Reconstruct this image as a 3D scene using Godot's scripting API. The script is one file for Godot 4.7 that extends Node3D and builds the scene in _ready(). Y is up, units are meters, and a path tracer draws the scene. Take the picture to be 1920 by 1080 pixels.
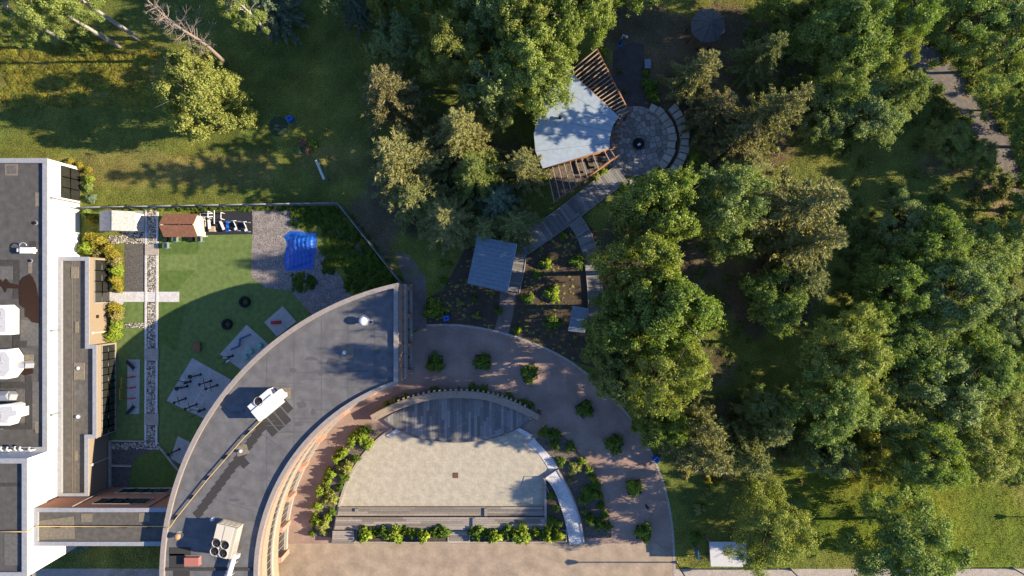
extends Node3D
# Aerial view, straight down, of a school yard, a curved building with its plaza and a garden in a wood.
# Plan positions were read off the photograph at the height of each thing: g(px, py, height).
const H := 68.8
const S := 19.2
var rng := RandomNumberGenerator.new()
var M := {}
var used := {}
var T := {}
var P := {}

func g(px: float, py: float, h := 0.0) -> Vector3:
	var k := (H - h) / H / S
	return Vector3((px - 960.0) * k, h, (py - 540.0) * k)

func pl(a: Array, h := 0.0) -> PackedVector2Array:
	var r := PackedVector2Array()
	for i in range(0, a.size(), 2):
		var p := g(a[i], a[i + 1], h)
		r.append(Vector2(p.x, p.z))
	return r

func wx(x0: float, px: float, py: float) -> Vector3:   # point of the wall x = x0
	var d := x0 * S * H / (px - 960.0)
	return Vector3(x0, H - d, (py - 540.0) / S * d / H)

func ordinal(n: int) -> String:
	return ["first", "second", "third", "fourth", "fifth", "sixth", "seventh", "eighth", "ninth", "tenth", "eleventh", "twelfth", "thirteenth", "fourteenth", "fifteenth", "sixteenth", "seventeenth", "eighteenth", "nineteenth", "twentieth"][n]

# ------------------------------------------------------------------ nodes
func numbered(n: String) -> String:
	used[n] = used.get(n, -1) + 1
	return n if used[n] == 0 else "%s_%03d" % [n, used[n]]

func tag(o: Node, label: String, category: String, group := "", kind := "") -> void:
	if label: o.set_meta("label", label)
	if category: o.set_meta("category", category)
	if group: o.set_meta("group", group)
	if kind: o.set_meta("kind", kind)

func thing(n: String, label: String, category: String, at := Vector3.ZERO, group := "") -> Node3D:
	var o := Node3D.new()
	o.name = numbered(n)
	add_child(o)
	o.position = at
	tag(o, label, category, group)
	return o

func mb(smooth := false) -> SurfaceTool:
	var st := SurfaceTool.new()
	st.begin(Mesh.PRIMITIVE_TRIANGLES)
	st.set_smooth_group(0 if smooth else -1)
	return st

func done(st: SurfaceTool) -> ArrayMesh:
	st.generate_normals()
	st.index()
	return st.commit()

# commits a shape built in world coordinates as one part of parent
func put(st: SurfaceTool, n: String, m: Material, parent: Node3D) -> MeshInstance3D:
	var o := MeshInstance3D.new()
	o.mesh = done(st)
	o.name = n
	o.material_override = m
	parent.add_child(o, true)
	o.global_transform = Transform3D.IDENTITY
	return o

# a shape in the parent's own axes
func loc(mesh: Mesh, n: String, m: Material, parent: Node3D, t := Transform3D.IDENTITY) -> MeshInstance3D:
	var o := MeshInstance3D.new()
	o.mesh = mesh
	o.name = n
	o.material_override = m
	parent.add_child(o, true)
	o.transform = t
	return o

func struct(st: SurfaceTool, n: String, m: Material) -> MeshInstance3D:
	var o := put(st, numbered(n), m, self)
	o.set_meta("kind", "structure")
	return o

# ------------------------------------------------------------------ shapes
func tri(st: SurfaceTool, a: Vector3, b: Vector3, c: Vector3, n: Vector3) -> void:
	st.add_vertex(a)
	if (b - a).cross(c - a).dot(n) > 0.0:
		st.add_vertex(c); st.add_vertex(b)
	else:
		st.add_vertex(b); st.add_vertex(c)

func quad(st: SurfaceTool, a: Vector3, b: Vector3, c: Vector3, d: Vector3, n: Vector3) -> void:
	tri(st, a, b, c, n)
	tri(st, a, c, d, n)

func box(st: SurfaceTool, c: Vector3, s: Vector3, turn := 0.0, bas := Basis.IDENTITY) -> void:
	var b := Basis(Vector3.UP, turn) * bas
	var h := s * 0.5
	for f in [[0, 1, 2], [1, 2, 0], [2, 0, 1]]:
		for sg in [-1.0, 1.0]:
			var n := Vector3.ZERO; n[f[0]] = sg
			var u := Vector3.ZERO; u[f[1]] = 1.0
			var v := Vector3.ZERO; v[f[2]] = 1.0
			var o := n * h
			quad(st, c + b * (o - u * h - v * h), c + b * (o + u * h - v * h), c + b * (o + u * h + v * h), c + b * (o - u * h + v * h), b * n)

func prism(st: SurfaceTool, p: PackedVector2Array, y0: float, y1: float, sides := true) -> void:
	var idx := Geometry2D.triangulate_polygon(p)
	for i in range(0, idx.size(), 3):
		tri(st, Vector3(p[idx[i]].x, y1, p[idx[i]].y), Vector3(p[idx[i + 1]].x, y1, p[idx[i + 1]].y), Vector3(p[idx[i + 2]].x, y1, p[idx[i + 2]].y), Vector3.UP)
	if not sides: return
	var cw := Geometry2D.is_polygon_clockwise(p)
	for i in p.size():
		var a := p[i]
		var b := p[(i + 1) % p.size()]
		var d := (b - a)
		var n := Vector3(d.y, 0, -d.x) * (1.0 if not cw else -1.0)
		quad(st, Vector3(a.x, y0, a.y), Vector3(b.x, y0, b.y), Vector3(b.x, y1, b.y), Vector3(a.x, y1, a.y), n)

func tube(st: SurfaceTool, pts: Array, r0: float, r1: float, sides := 8, cap := true) -> void:
	var rings := []
	var up := Vector3(0.31, 0.2, 0.93)
	for i in pts.size():
		var t: Vector3 = (pts[mini(i + 1, pts.size() - 1)] - pts[maxi(i - 1, 0)]).normalized()
		var u := t.cross(up).normalized()
		var v := t.cross(u)
		var r := lerpf(r0, r1, float(i) / maxf(1.0, pts.size() - 1))
		var ring := []
		for k in sides:
			var an := TAU * k / sides
			ring.append(pts[i] + (u * cos(an) + v * sin(an)) * r)
		rings.append(ring)
	for i in rings.size() - 1:
		for k in sides:
			var k2 := (k + 1) % sides
			quad(st, rings[i][k], rings[i][k2], rings[i + 1][k2], rings[i + 1][k], (rings[i][k] + rings[i][k2]) * 0.5 - pts[i])
	if cap:
		for e in [0, rings.size() - 1]:
			var dir: Vector3 = (pts[1] - pts[0]) * -1.0 if e == 0 else pts[-1] - pts[-2]
			for k in range(1, sides - 1):
				tri(st, rings[e][0], rings[e][k], rings[e][k + 1], dir)

func lathe(st: SurfaceTool, o: Vector3, prof: Array, seg := 16) -> void:
	for i in prof.size() - 1:
		for k in seg:
			var a0 := TAU * k / seg
			var a1 := TAU * (k + 1) / seg
			var p: Vector2 = prof[i]
			var q: Vector2 = prof[i + 1]
			var d0 := Vector3(cos(a0), 0, sin(a0))
			var d1 := Vector3(cos(a1), 0, sin(a1))
			var nn := (d0 + d1) * (q.y - p.y) + Vector3.UP * 2.0 * (p.x - q.x)
			var A := o + d0 * p.x + Vector3.UP * p.y
			var B := o + d1 * p.x + Vector3.UP * p.y
			var C := o + d1 * q.x + Vector3.UP * q.y
			var D := o + d0 * q.x + Vector3.UP * q.y
			if q.x > 0.0001: tri(st, A, C, D, nn)
			if p.x > 0.0001: tri(st, A, B, C, nn)

func circ(c: Vector2, r: float, a0: float, a1: float, n: int) -> PackedVector2Array:
	var p := PackedVector2Array()
	for i in n + 1:
		var a := lerpf(a0, a1, float(i) / n)
		p.append(c + Vector2(cos(a), sin(a)) * r)
	return p

func band(outer: PackedVector2Array, inner: PackedVector2Array) -> PackedVector2Array:
	var p := outer.duplicate()
	var q := inner.duplicate()
	q.reverse()
	p.append_array(q)
	return p

func curve_px(a: Array, n: int, h := 0.0) -> PackedVector2Array:   # smooth line through pixels
	var src := pl(a, h)
	var out := PackedVector2Array()
	for i in src.size() - 1:
		for k in n:
			var p0 := src[maxi(i - 1, 0)]
			var p3 := src[mini(i + 2, src.size() - 1)]
			out.append(src[i].cubic_interpolate(src[i + 1], p0, p3, float(k) / n))
	out.append(src[-1])
	return out

func offset_line(p: PackedVector2Array, d: float) -> PackedVector2Array:
	var out := PackedVector2Array()
	for i in p.size():
		var t := (p[mini(i + 1, p.size() - 1)] - p[maxi(i - 1, 0)]).normalized()
		out.append(p[i] + Vector2(-t.y, t.x) * d)
	return out

# ------------------------------------------------------------------ materials
func ntex(sd: int, freq: float, lo: float, hi: float, oct := 4, kind := FastNoiseLite.TYPE_SIMPLEX_SMOOTH, size := 512) -> NoiseTexture2D:
	var n := FastNoiseLite.new()
	n.seed = sd
	n.noise_type = kind
	n.frequency = freq
	n.fractal_octaves = oct
	if kind == FastNoiseLite.TYPE_CELLULAR:
		n.cellular_return_type = FastNoiseLite.RETURN_CELL_VALUE
		n.fractal_type = FastNoiseLite.FRACTAL_NONE
	var t := NoiseTexture2D.new()
	t.width = size; t.height = size
	t.seamless = true
	t.noise = n
	var gr := Gradient.new()
	gr.set_color(0, Color(lo, lo, lo)); gr.set_color(1, Color(hi, hi, hi))
	t.color_ramp = gr
	return t

# col is a linear base colour; fine and coarse are tones laid over it at tiles of so many metres
func mat(key: String, col: Color, rough := 0.9, fine := "", ft := 3.0, coarse := "", ct := 23.0, bump := 0.0) -> StandardMaterial3D:
	var m := StandardMaterial3D.new()
	m.resource_name = key
	m.albedo_color = col.linear_to_srgb()
	m.roughness = rough
	m.metallic_specular = 0.35
	if fine:
		m.albedo_texture = T[fine]
		m.uv1_triplanar = true
		m.uv1_world_triplanar = true
		m.uv1_scale = Vector3.ONE / ft
		if bump > 0.0:
			m.heightmap_enabled = true
			m.heightmap_texture = T[fine]
			m.heightmap_scale = bump
	if coarse:
		m.detail_enabled = true
		m.detail_blend_mode = BaseMaterial3D.BLEND_MODE_MUL
		m.detail_albedo = T[coarse]
		m.detail_uv_layer = BaseMaterial3D.DETAIL_UV_2
		m.uv2_triplanar = true
		m.uv2_world_triplanar = true
		m.uv2_scale = Vector3.ONE / ct
	M[key] = m
	return m

func leafmat(key: String, col: Color, back := Color(0.75, 0.85, 0.4)) -> void:
	var m := StandardMaterial3D.new()
	m.resource_name = key
	m.albedo_color = col.linear_to_srgb()
	m.vertex_color_use_as_albedo = true
	m.roughness = 0.62
	m.metallic_specular = 0.3
	m.backlight_enabled = true
	m.backlight = back
	M[key] = m

func paver_tex(bw: int, bh: int, joint: Color, lo: float, hi: float, warm: float, bond := true) -> ImageTexture:
	var n := 256
	var im := Image.create(n, n, false, Image.FORMAT_RGB8)
	im.fill(joint)
	var r := RandomNumberGenerator.new(); r.seed = bw * 31 + bh
	for j in n / bh:
		for i in range(-1, n / bw):
			var t := r.randf_range(lo, hi)
			var w := r.randf_range(-warm, warm)
			var c := Color(clampf(t + w, 0, 1), t, clampf(t - w, 0, 1))
			var x := i * bw + (bw / 2 if bond and j % 2 else 0)
			im.fill_rect(Rect2i(x, j * bh, bw - 1, bh - 1), c)
	return ImageTexture.create_from_image(im)

func materials() -> void:
	T.grain = ntex(1, 0.05, 0.72, 1.0, 5)
	T.rough = ntex(2, 0.06, 0.66, 1.0, 6)
	T.soft = ntex(3, 0.02, 0.88, 1.0, 6)
	T.stain = ntex(4, 0.02, 0.8, 1.0, 6)
	T.lawn = ntex(5, 0.03, 0.5, 1.0, 6)
	T.lawn2 = ntex(6, 0.012, 0.75, 1.0, 5)
	T.gravel = ntex(7, 0.11, 0.45, 1.0, 2, FastNoiseLite.TYPE_CELLULAR)
	T.roof = ntex(8, 0.07, 0.86, 1.0, 5)
	T.bark = ntex(9, 0.06, 0.35, 1.0, 4)
	T.brick = paver_tex(16, 8, Color(0.8, 0.8, 0.8), 0.9, 1.0, 0.02)
	T.paver = paver_tex(16, 16, Color(0.84, 0.84, 0.83), 0.91, 1.0, 0.015)
	T.shingle = paver_tex(16, 8, Color(0.6, 0.6, 0.6), 0.72, 1.0, 0.02)
	# ground
	var gm := mat("ground", Color(1, 1, 1), 0.95, "lawn", 2.7, "lawn2", 14.0, 5.0)
	gm.vertex_color_use_as_albedo = true
	mat("plaza", Color(0.405, 0.29, 0.235), 0.9, "brick", 1.6, "stain", 31.0)
	mat("forecourt", Color(0.43, 0.345, 0.255), 0.9, "brick", 1.6, "stain", 17.0)
	mat("trail", Color(0.26, 0.235, 0.225), 0.95, "grain", 1.6, "stain", 7.0)
	mat("pavers", Color(0.465, 0.43, 0.345), 0.9, "paver", 1.6, "soft", 9.0)
	mat("concrete", Color(0.52, 0.465, 0.405), 0.9, "grain", 4.0, "soft", 9.0)
	mat("pale_concrete", Color(0.78, 0.77, 0.76), 0.85, "grain", 4.0, "soft", 7.0)
	mat("pad", Color(0.53, 0.54, 0.52), 0.9, "grain", 3.0, "soft", 7.0)
	mat("asphalt", Color(0.11, 0.1, 0.1), 0.95, "grain", 1.4, "stain", 11.0)
	mat("path", Color(0.27, 0.225, 0.2), 0.95, "grain", 2.0, "stain", 9.0)
	mat("gravel", Color(0.46, 0.42, 0.4), 0.95, "gravel", 2.2, "stain", 9.0, 2.0)
	mat("grey_gravel", Color(0.2, 0.19, 0.175), 0.95, "gravel", 1.6, "soft", 5.0, 1.5)
	mat("turf", Color(0.2, 0.29, 0.085), 0.95, "rough", 2.3, "stain", 6.0, 1.0)
	mat("turf_dark", Color(0.15, 0.24, 0.055), 0.95, "rough", 2.3, "stain", 6.0, 1.0)
	mat("turf_light", Color(0.23, 0.32, 0.1), 0.95, "rough", 2.3, "stain", 6.0, 1.0)
	mat("mulch", Color(0.13, 0.098, 0.07), 0.95, "rough", 1.7, "stain", 7.0, 4.0)
	mat("bed_soil", Color(0.29, 0.24, 0.19), 0.95, "gravel", 2.0, "stain", 4.0, 3.0)
	mat("rubber", Color(0.03, 0.034, 0.045), 0.8, "grain", 2.0)
	mat("yellow_line", Color(0.42, 0.31, 0.1), 0.85, "rough", 1.0)
	# buildings
	mat("white_wall", Color(0.8, 0.8, 0.79), 0.7, "roof", 5.0)
	mat("cap", Color(0.3, 0.315, 0.345), 0.5, "soft", 4.0)
	mat("cap_tan", Color(0.3, 0.27, 0.25), 0.6, "soft", 4.0)
	mat("roof_main", Color(0.115, 0.113, 0.11), 0.9, "roof", 3.1, "stain", 9.0)
	mat("roof_low", Color(0.14, 0.13, 0.115), 0.9, "roof", 3.1, "stain", 6.0)
	mat("roof_curved", Color(0.168, 0.17, 0.178), 0.9, "roof", 2.3, "stain", 13.0)
	mat("roof_stain", Color(0.13, 0.13, 0.137), 0.9, "rough", 1.1)
	mat("roof_stain_pale", Color(0.19, 0.187, 0.185), 0.9, "rough", 1.3)
	mat("seam", Color(0.13, 0.13, 0.14), 0.9, "grain", 2.0)
	mat("pad_dark", Color(0.055, 0.053, 0.053), 0.9, "grain", 1.0)
	mat("patch_dark", Color(0.07, 0.068, 0.066), 0.9, "roof", 2.0, "stain", 4.0)
	mat("patch_mid", Color(0.155, 0.152, 0.145), 0.9, "roof", 2.0, "stain", 4.0)
	mat("patch_tan", Color(0.26, 0.225, 0.17), 0.9, "roof", 2.0, "stain", 3.0)
	mat("patch_rust", Color(0.5, 0.31, 0.15), 0.8, "stain", 0.8)
	mat("rust", Color(0.1, 0.048, 0.028), 0.85, "bark", 3.5, "rough", 1.7)
	mat("stucco", Color(0.35, 0.28, 0.2), 0.9, "grain", 2.0)
	mat("brick_wall", Color(0.42, 0.2, 0.12), 0.9, "brick", 1.6)
	mat("pink_wall", Color(0.56, 0.34, 0.25), 0.9, "brick", 1.6, "soft", 5.0)
	mat("sill", Color(0.42, 0.37, 0.32), 0.8, "soft", 3.0)
	mat("frame", Color(0.3, 0.29, 0.27), 0.6)
	mat("frame_light", Color(0.5, 0.5, 0.48), 0.6)
	var gl := mat("glass", Color(0.025, 0.026, 0.024), 0.08)
	gl.metallic_specular = 0.6
	mat("dull_white", Color(0.52, 0.53, 0.54), 0.6, "soft", 2.0)
	mat("white_metal", Color(0.75, 0.76, 0.77), 0.45, "roof", 2.0)
	mat("beige_metal", Color(0.5, 0.46, 0.4), 0.5, "roof", 2.0)
	var gv := mat("galvanised", Color(0.5, 0.53, 0.56), 0.4, "soft", 1.5)
	gv.metallic = 0.5
	mat("black_metal", Color(0.018, 0.018, 0.02), 0.45)
	mat("grey_metal", Color(0.22, 0.23, 0.24), 0.5, "soft", 1.0)
	mat("yellow_pipe", Color(0.46, 0.34, 0.15), 0.55)
	mat("orange", Color(0.6, 0.22, 0.03), 0.5, "soft", 1.0)
	mat("red", Color(0.42, 0.03, 0.03), 0.45, "soft", 1.0)
	mat("salmon", Color(0.5, 0.19, 0.15), 0.7, "grain", 1.0)
	mat("blue", Color(0.02, 0.12, 0.5), 0.5, "soft", 1.0)
	mat("blue_bar", Color(0.03, 0.11, 0.24), 0.5, "soft", 1.0)
	mat("teal", Color(0.14, 0.46, 0.38), 0.6, "soft", 1.0)
	var tp := mat("tarp", Color(0.02, 0.17, 0.75), 0.34, "rough", 1.6, "stain", 2.5)
	tp.metallic_specular = 0.5
	mat("tyre", Color(0.016, 0.016, 0.018), 0.85, "grain", 0.6)
	mat("shed_roof", Color(0.62, 0.61, 0.59), 0.9, "shingle", 2.0, "soft", 3.0)
	mat("shed_wall", Color(0.7, 0.7, 0.68), 0.7, "roof", 2.0)
	mat("brown_shingle", Color(0.42, 0.2, 0.12), 0.9, "shingle", 2.0, "soft", 3.0)
	mat("dark_shingle", Color(0.19, 0.195, 0.2), 0.9, "shingle", 2.0, "stain", 5.0)
	mat("cream", Color(0.62, 0.58, 0.48), 0.7, "roof", 2.0)
	mat("metal_roof", Color(0.33, 0.4, 0.46), 0.38, "soft", 6.0).metallic = 0.25
	mat("blue_roof", Color(0.21, 0.27, 0.32), 0.42, "roof", 3.0, "soft", 5.0).metallic = 0.25
	mat("cedar", Color(0.33, 0.17, 0.09), 0.8, "grain", 1.0, "soft", 3.0)
	mat("cedar_pale", Color(0.55, 0.43, 0.31), 0.8, "grain", 1.0, "soft", 3.0)
	for i in 4:
		var v: float = [0.28, 0.35, 0.23, 0.4][i]
		mat("deck%d" % i, Color(v, v * 0.98, v * 0.95), 0.85, "rough", 1.7, "soft", 3.0)
		mat("bench%d" % i, Color(v * 1.25, v * 1.12, v * 0.97), 0.85, "rough", 1.7, "soft", 3.0)
		var w: float = [0.34, 0.42, 0.28, 0.5][i]
		mat("flag%d" % i, Color(w * 1.06, w, w * 0.93), 0.85, "rough", 1.5, "soft", 2.0)
		var u: float = [0.56, 0.62, 0.5, 0.68][i]
		mat("block%d" % i, Color(u * 1.06, u, u * 0.9), 0.9, "rough", 1.3, "soft", 2.0)
	mat("mortar", Color(0.1, 0.095, 0.085), 0.95, "rough", 1.0)
	mat("wall_cap", Color(0.46, 0.38, 0.29), 0.9, "grain", 1.5, "soft", 3.0)
	mat("white_stone", Color(0.5, 0.48, 0.44), 0.85, "rough", 0.7)
	var fm := mat("screen", Color(0.2, 0.26, 0.27, 0.62), 0.9)
	fm.albedo_color.a = 0.62
	fm.transparency = BaseMaterial3D.TRANSPARENCY_ALPHA
	# bark and leaves
	mat("bark", Color(0.19, 0.155, 0.125), 0.95, "bark", 0.8)
	mat("birch_bark", Color(0.85, 0.8, 0.74), 0.85, "bark", 1.3)
	mat("dead_wood", Color(0.6, 0.5, 0.44), 0.9, "bark", 0.9)
	leafmat("green", Color(0.335, 0.4, 0.13))
	leafmat("mid_green", Color(0.4, 0.445, 0.15))
	leafmat("yellow_green", Color(0.43, 0.43, 0.14))
	leafmat("olive", Color(0.34, 0.35, 0.14), Color(0.5, 0.5, 0.25))
	leafmat("fir_green", Color(0.3, 0.34, 0.125), Color(0.5, 0.55, 0.3))
	leafmat("grey_green", Color(0.38, 0.42, 0.2))
	leafmat("warm_green", Color(0.43, 0.435, 0.135))
	leafmat("blue_green", Color(0.2, 0.28, 0.2), Color(0.35, 0.4, 0.3))
	leafmat("brown_green", Color(0.28, 0.27, 0.12), Color(0.45, 0.42, 0.25))
	leafmat("lime", Color(0.4, 0.48, 0.075))
	leafmat("shrub_green", Color(0.19, 0.28, 0.05))
	leafmat("autumn", Color(0.48, 0.38, 0.07))
	leafmat("pink", Color(0.6, 0.3, 0.27))
	leafmat("dry", Color(0.3, 0.25, 0.1), Color(0.3, 0.3, 0.15))
	leafmat("grass", Color(0.55, 0.55, 0.18), Color(0.4, 0.45, 0.2))
	leafmat("meadow", Color(0.52, 0.53, 0.12))
	mat("teal_mat", Color(0.05, 0.085, 0.05), 0.95, "rough", 1.0)
	leafmat("silver", Color(0.3, 0.38, 0.3))

# ------------------------------------------------------------------ foliage prototypes
func clump(r: RandomNumberGenerator, n: int, rad: float, ll: float, lw: float, up := 0.5) -> ArrayMesh:
	var st := SurfaceTool.new()
	st.begin(Mesh.PRIMITIVE_TRIANGLES)
	for i in n:
		var d := Vector3(r.randfn(), r.randfn(), r.randfn()).normalized()
		var c := d * rad * pow(r.randf(), 0.5)
		var nn := (d + Vector3.UP * up + Vector3(r.randfn(), r.randfn(), r.randfn()) * 0.45).normalized()
		var u := nn.cross(Vector3(r.randfn(), r.randfn(), r.randfn())).normalized()
		var v := nn.cross(u)
		var s := r.randf_range(0.75, 1.25)
		var tone := r.randf_range(0.6, 1.0)
		st.set_color(Color(tone * r.randf_range(0.85, 1.0), tone, tone * r.randf_range(0.7, 1.0)))
		st.set_normal(nn)
		var a := c - u * ll * s * 0.5
		var b := c + v * lw * s * 0.5
		var e := c + u * ll * s * 0.5 - nn * ll * 0.12
		var f := c - v * lw * s * 0.5
		for q in [a, b, e, a, e, f]: st.add_vertex(q)
	return st.commit()

func sprig(r: RandomNumberGenerator, n: int, ln: float, wd: float) -> ArrayMesh:   # a needle spray along +x
	var st := SurfaceTool.new()
	st.begin(Mesh.PRIMITIVE_TRIANGLES)
	for i in n:
		var x := ln * (float(i) / n)
		var sd := 1.0 if i % 2 else -1.0
		var rr := r.randf_range(0.6, 1.0) * wd * (1.15 - 0.75 * x / ln)
		var tip := Vector3(x + rr * 0.75, r.randf_range(-0.05, 0.14), sd * rr)
		var root := Vector3(x, 0, 0)
		var w := Vector3(0.03, 0.0, 0.0) + Vector3(0, 0.02, 0) * r.randfn()
		var tone := r.randf_range(0.55, 1.0)
		st.set_color(Color(tone, tone * r.randf_range(0.92, 1.0), tone * r.randf_range(0.75, 1.0)))
		st.set_normal((Vector3.UP + Vector3(r.randfn(), 0, r.randfn()) * 0.4).normalized())
		for q in [root - w, tip, root + w * 1.6]: st.add_vertex(q)
	return st.commit()

func tuft(r: RandomNumberGenerator, n: int, ln: float, w: float) -> ArrayMesh:   # needles bristling round a twig end
	var st := SurfaceTool.new()
	st.begin(Mesh.PRIMITIVE_TRIANGLES)
	for i in n:
		var d := (Vector3(r.randfn(), r.randfn(), r.randfn()).normalized() + Vector3(0.75, 0.35, 0)).normalized()
		var o := Vector3(r.randf_range(-0.15, 0.2), r.randf_range(-0.05, 0.05), r.randf_range(-0.06, 0.06))
		var s := d.cross(Vector3(r.randfn(), r.randfn(), r.randfn())).normalized()
		var tone := r.randf_range(0.55, 1.0)
		st.set_color(Color(tone, tone * r.randf_range(0.94, 1.0), tone * r.randf_range(0.75, 1.0)))
		st.set_normal(s.cross(d).normalized())
		for q in [o - s * w, o + d * ln * r.randf_range(0.6, 1.1), o + s * w]: st.add_vertex(q)
	return st.commit()

func rot_to(n: Vector3, r: RandomNumberGenerator, s: float) -> Basis:
	var y := (n + Vector3(r.randfn(), r.randfn(), r.randfn()) * 0.25).normalized()
	var x := y.cross(Vector3(r.randfn(), r.randfn(), r.randfn())).normalized()
	return Basis(x, y, x.cross(y)).scaled(Vector3.ONE * s)

# broad crown of radius 4 and height ch, its foot at the origin
func broad_crown(sd: int, ch: float, nblob: int, per: int, open: float, leaf := 0.16) -> ArrayMesh:
	var r := RandomNumberGenerator.new(); r.seed = sd
	var cl := []
	for i in 6: cl.append(clump(r, 20, 0.3, leaf, leaf * 0.6))
	var st := SurfaceTool.new()
	st.begin(Mesh.PRIMITIVE_TRIANGLES)
	for b in nblob:
		var th := r.randf() * TAU
		var yy := pow(r.randf(), 0.8)
		var reach := sqrt(clampf(1.0 - pow(absf(yy - 0.38) / 0.66, 2.2), 0.0, 1.0)) * 3.25 * (1.0 + 0.22 * sin(th * 3.0 + sd) + 0.16 * sin(th * 5.0 + sd * 2.0) + 0.1 * sin(th * 9.0 + yy * 6.0))
		var rad := reach * (sqrt(r.randf()) if r.randf() < 0.35 else r.randf_range(0.75, 1.05))
		var c := Vector3(cos(th) * rad, lerpf(0.5, ch - 0.6, yy), sin(th) * rad)
		var br := r.randf_range(0.55, 1.15) * (1.0 - open * 0.3)
		var out := (c - Vector3(0, ch * 0.35, 0)).normalized()
		for k in per:
			var d := (Vector3(r.randfn(), r.randfn(), r.randfn()).normalized() + out * 0.55 + Vector3.UP * 0.15).normalized()
			var p := c + d * Vector3(br, br * 0.8, br) * (0.4 + 0.46 * absf(r.randfn()))
			st.append_from(cl[r.randi() % 6], 0, Transform3D(rot_to(d, r, r.randf_range(0.75, 1.25)), p))
	return st.commit()

# conifer of radius 2.6 and height 10
func conifer_crown(sd: int, ragged: float, dens: float, droop: float) -> ArrayMesh:
	var r := RandomNumberGenerator.new(); r.seed = sd
	var sp := []
	for i in 5: sp.append(tuft(r, 18, 0.27, 0.04))
	var st := SurfaceTool.new()
	st.begin(Mesh.PRIMITIVE_TRIANGLES)
	var y := 0.4
	while y < 9.9:
		var f := y / 10.0
		var ln := 2.6 * pow(1.0 - f, 0.72) + 0.12
		var nb := int(round(lerpf(8.0, 5.0, f)))
		var ph := r.randf() * TAU
		for b in nb:
			if r.randf() < ragged * 0.35: continue
			var an := ph + TAU * b / nb + r.randfn() * 0.14
			var L := ln * r.randf_range(1.0 - ragged, 1.08)
			var dir := Vector3(cos(an), 0, sin(an))
			var steps := int(maxf(2.0, L / 0.15 * dens))
			for k in steps:
				var t := (k + 0.6) / steps
				var p := dir * L * t + Vector3.UP * (y + droop * t * L * (0.35 - 0.5 * t)) + Vector3(r.randfn(), r.randfn() * 0.6, r.randfn()) * 0.06
				for sd2 in [-1.0, 0.0, 1.0]:
					if sd2 != 0.0 and r.randf() < 0.25 + 0.5 * t: continue
					var a2: float = an + sd2 * 0.75 + r.randfn() * 0.15
					var bs := Basis(Vector3.UP, -a2) * Basis(Vector3.FORWARD, r.randfn() * 0.25 - 0.15) * Basis(Vector3.RIGHT, r.randfn() * 0.9)
					st.append_from(sp[r.randi() % 5], 0, Transform3D(bs.scaled(Vector3.ONE * r.randf_range(0.7, 1.15) * (0.75 + 0.25 * (1.0 - f))), p))
		y += r.randf_range(0.34, 0.52)
	return st.commit()

# shrub of radius 1 and height 1.1
func shrub_mesh(sd: int, n: int, ll: float, spiky := false) -> ArrayMesh:
	var r := RandomNumberGenerator.new(); r.seed = sd
	var st := SurfaceTool.new()
	st.begin(Mesh.PRIMITIVE_TRIANGLES)
	for i in n:
		var th := r.randf() * TAU
		var e := asin(clampf(pow(r.randf(), 0.75), 0, 1))
		var lump := 1.0 + 0.22 * sin(th * 3.0 + sd) + 0.15 * sin(th * 7.0 + sd * 3.0)
		var d := Vector3(cos(th) * cos(e), sin(e), sin(th) * cos(e))
		var rad := lump * r.randf_range(0.45, 1.0) * 0.95
		var c := Vector3(d.x * rad, 0.12 + d.y * rad * 0.95, d.z * rad)
		var nn := (d * 0.9 + Vector3.UP * 0.4 + Vector3(r.randfn(), r.randfn(), r.randfn()) * 0.5).normalized()
		var u := nn.cross(Vector3(r.randfn(), r.randfn(), r.randfn())).normalized()
		if spiky: u = (d + Vector3(r.randfn(), 0.3, r.randfn()) * 0.35).normalized()
		var v := nn.cross(u).normalized()
		var s := r.randf_range(0.7, 1.3)
		var tone := r.randf_range(0.5, 1.0)
		st.set_color(Color(tone * r.randf_range(0.85, 1.0), tone, tone * r.randf_range(0.6, 1.0)))
		st.set_normal(nn)
		var a := c - u * ll * s * 0.5
		var b := c + v * ll * s * 0.3
		var f := c + u * ll * s * 0.5 - nn * ll * 0.15
		var h := c - v * ll * s * 0.3
		for q in [a, b, f, a, f, h]: st.add_vertex(q)
	return st.commit()

func prototypes() -> void:
	for i in 4: P["broad%d" % i] = broad_crown(11 + i * 7, [6.0, 7.0, 5.2, 6.5][i], 74, 40, 0.55)
	for i in 2: P["loose%d" % i] = broad_crown(51 + i * 5, 7.0, 56, 28, 1.0, 0.15)
	P.fine0 = broad_crown(77, 6.5, 90, 36, 0.9, 0.13)
	for i in 3: P["fir%d" % i] = conifer_crown(101 + i * 3, [0.25, 0.4, 0.3][i], [1.0, 0.9, 1.1][i], [1.0, 0.4, 1.6][i])
	P.pine0 = conifer_crown(131, 0.6, 1.1, -0.4)
	P.pine1 = conifer_crown(137, 0.55, 1.2, 0.2)
	for i in 3: P["shrub%d" % i] = shrub_mesh(201 + i, 1500, 0.2)
	P.lily = shrub_mesh(221, 900, 0.42, true)
	P.lily1 = shrub_mesh(223, 700, 0.5, true)
	P.small0 = shrub_mesh(231, 420, 0.3)
	P.small1 = shrub_mesh(233, 420, 0.26)

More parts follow.
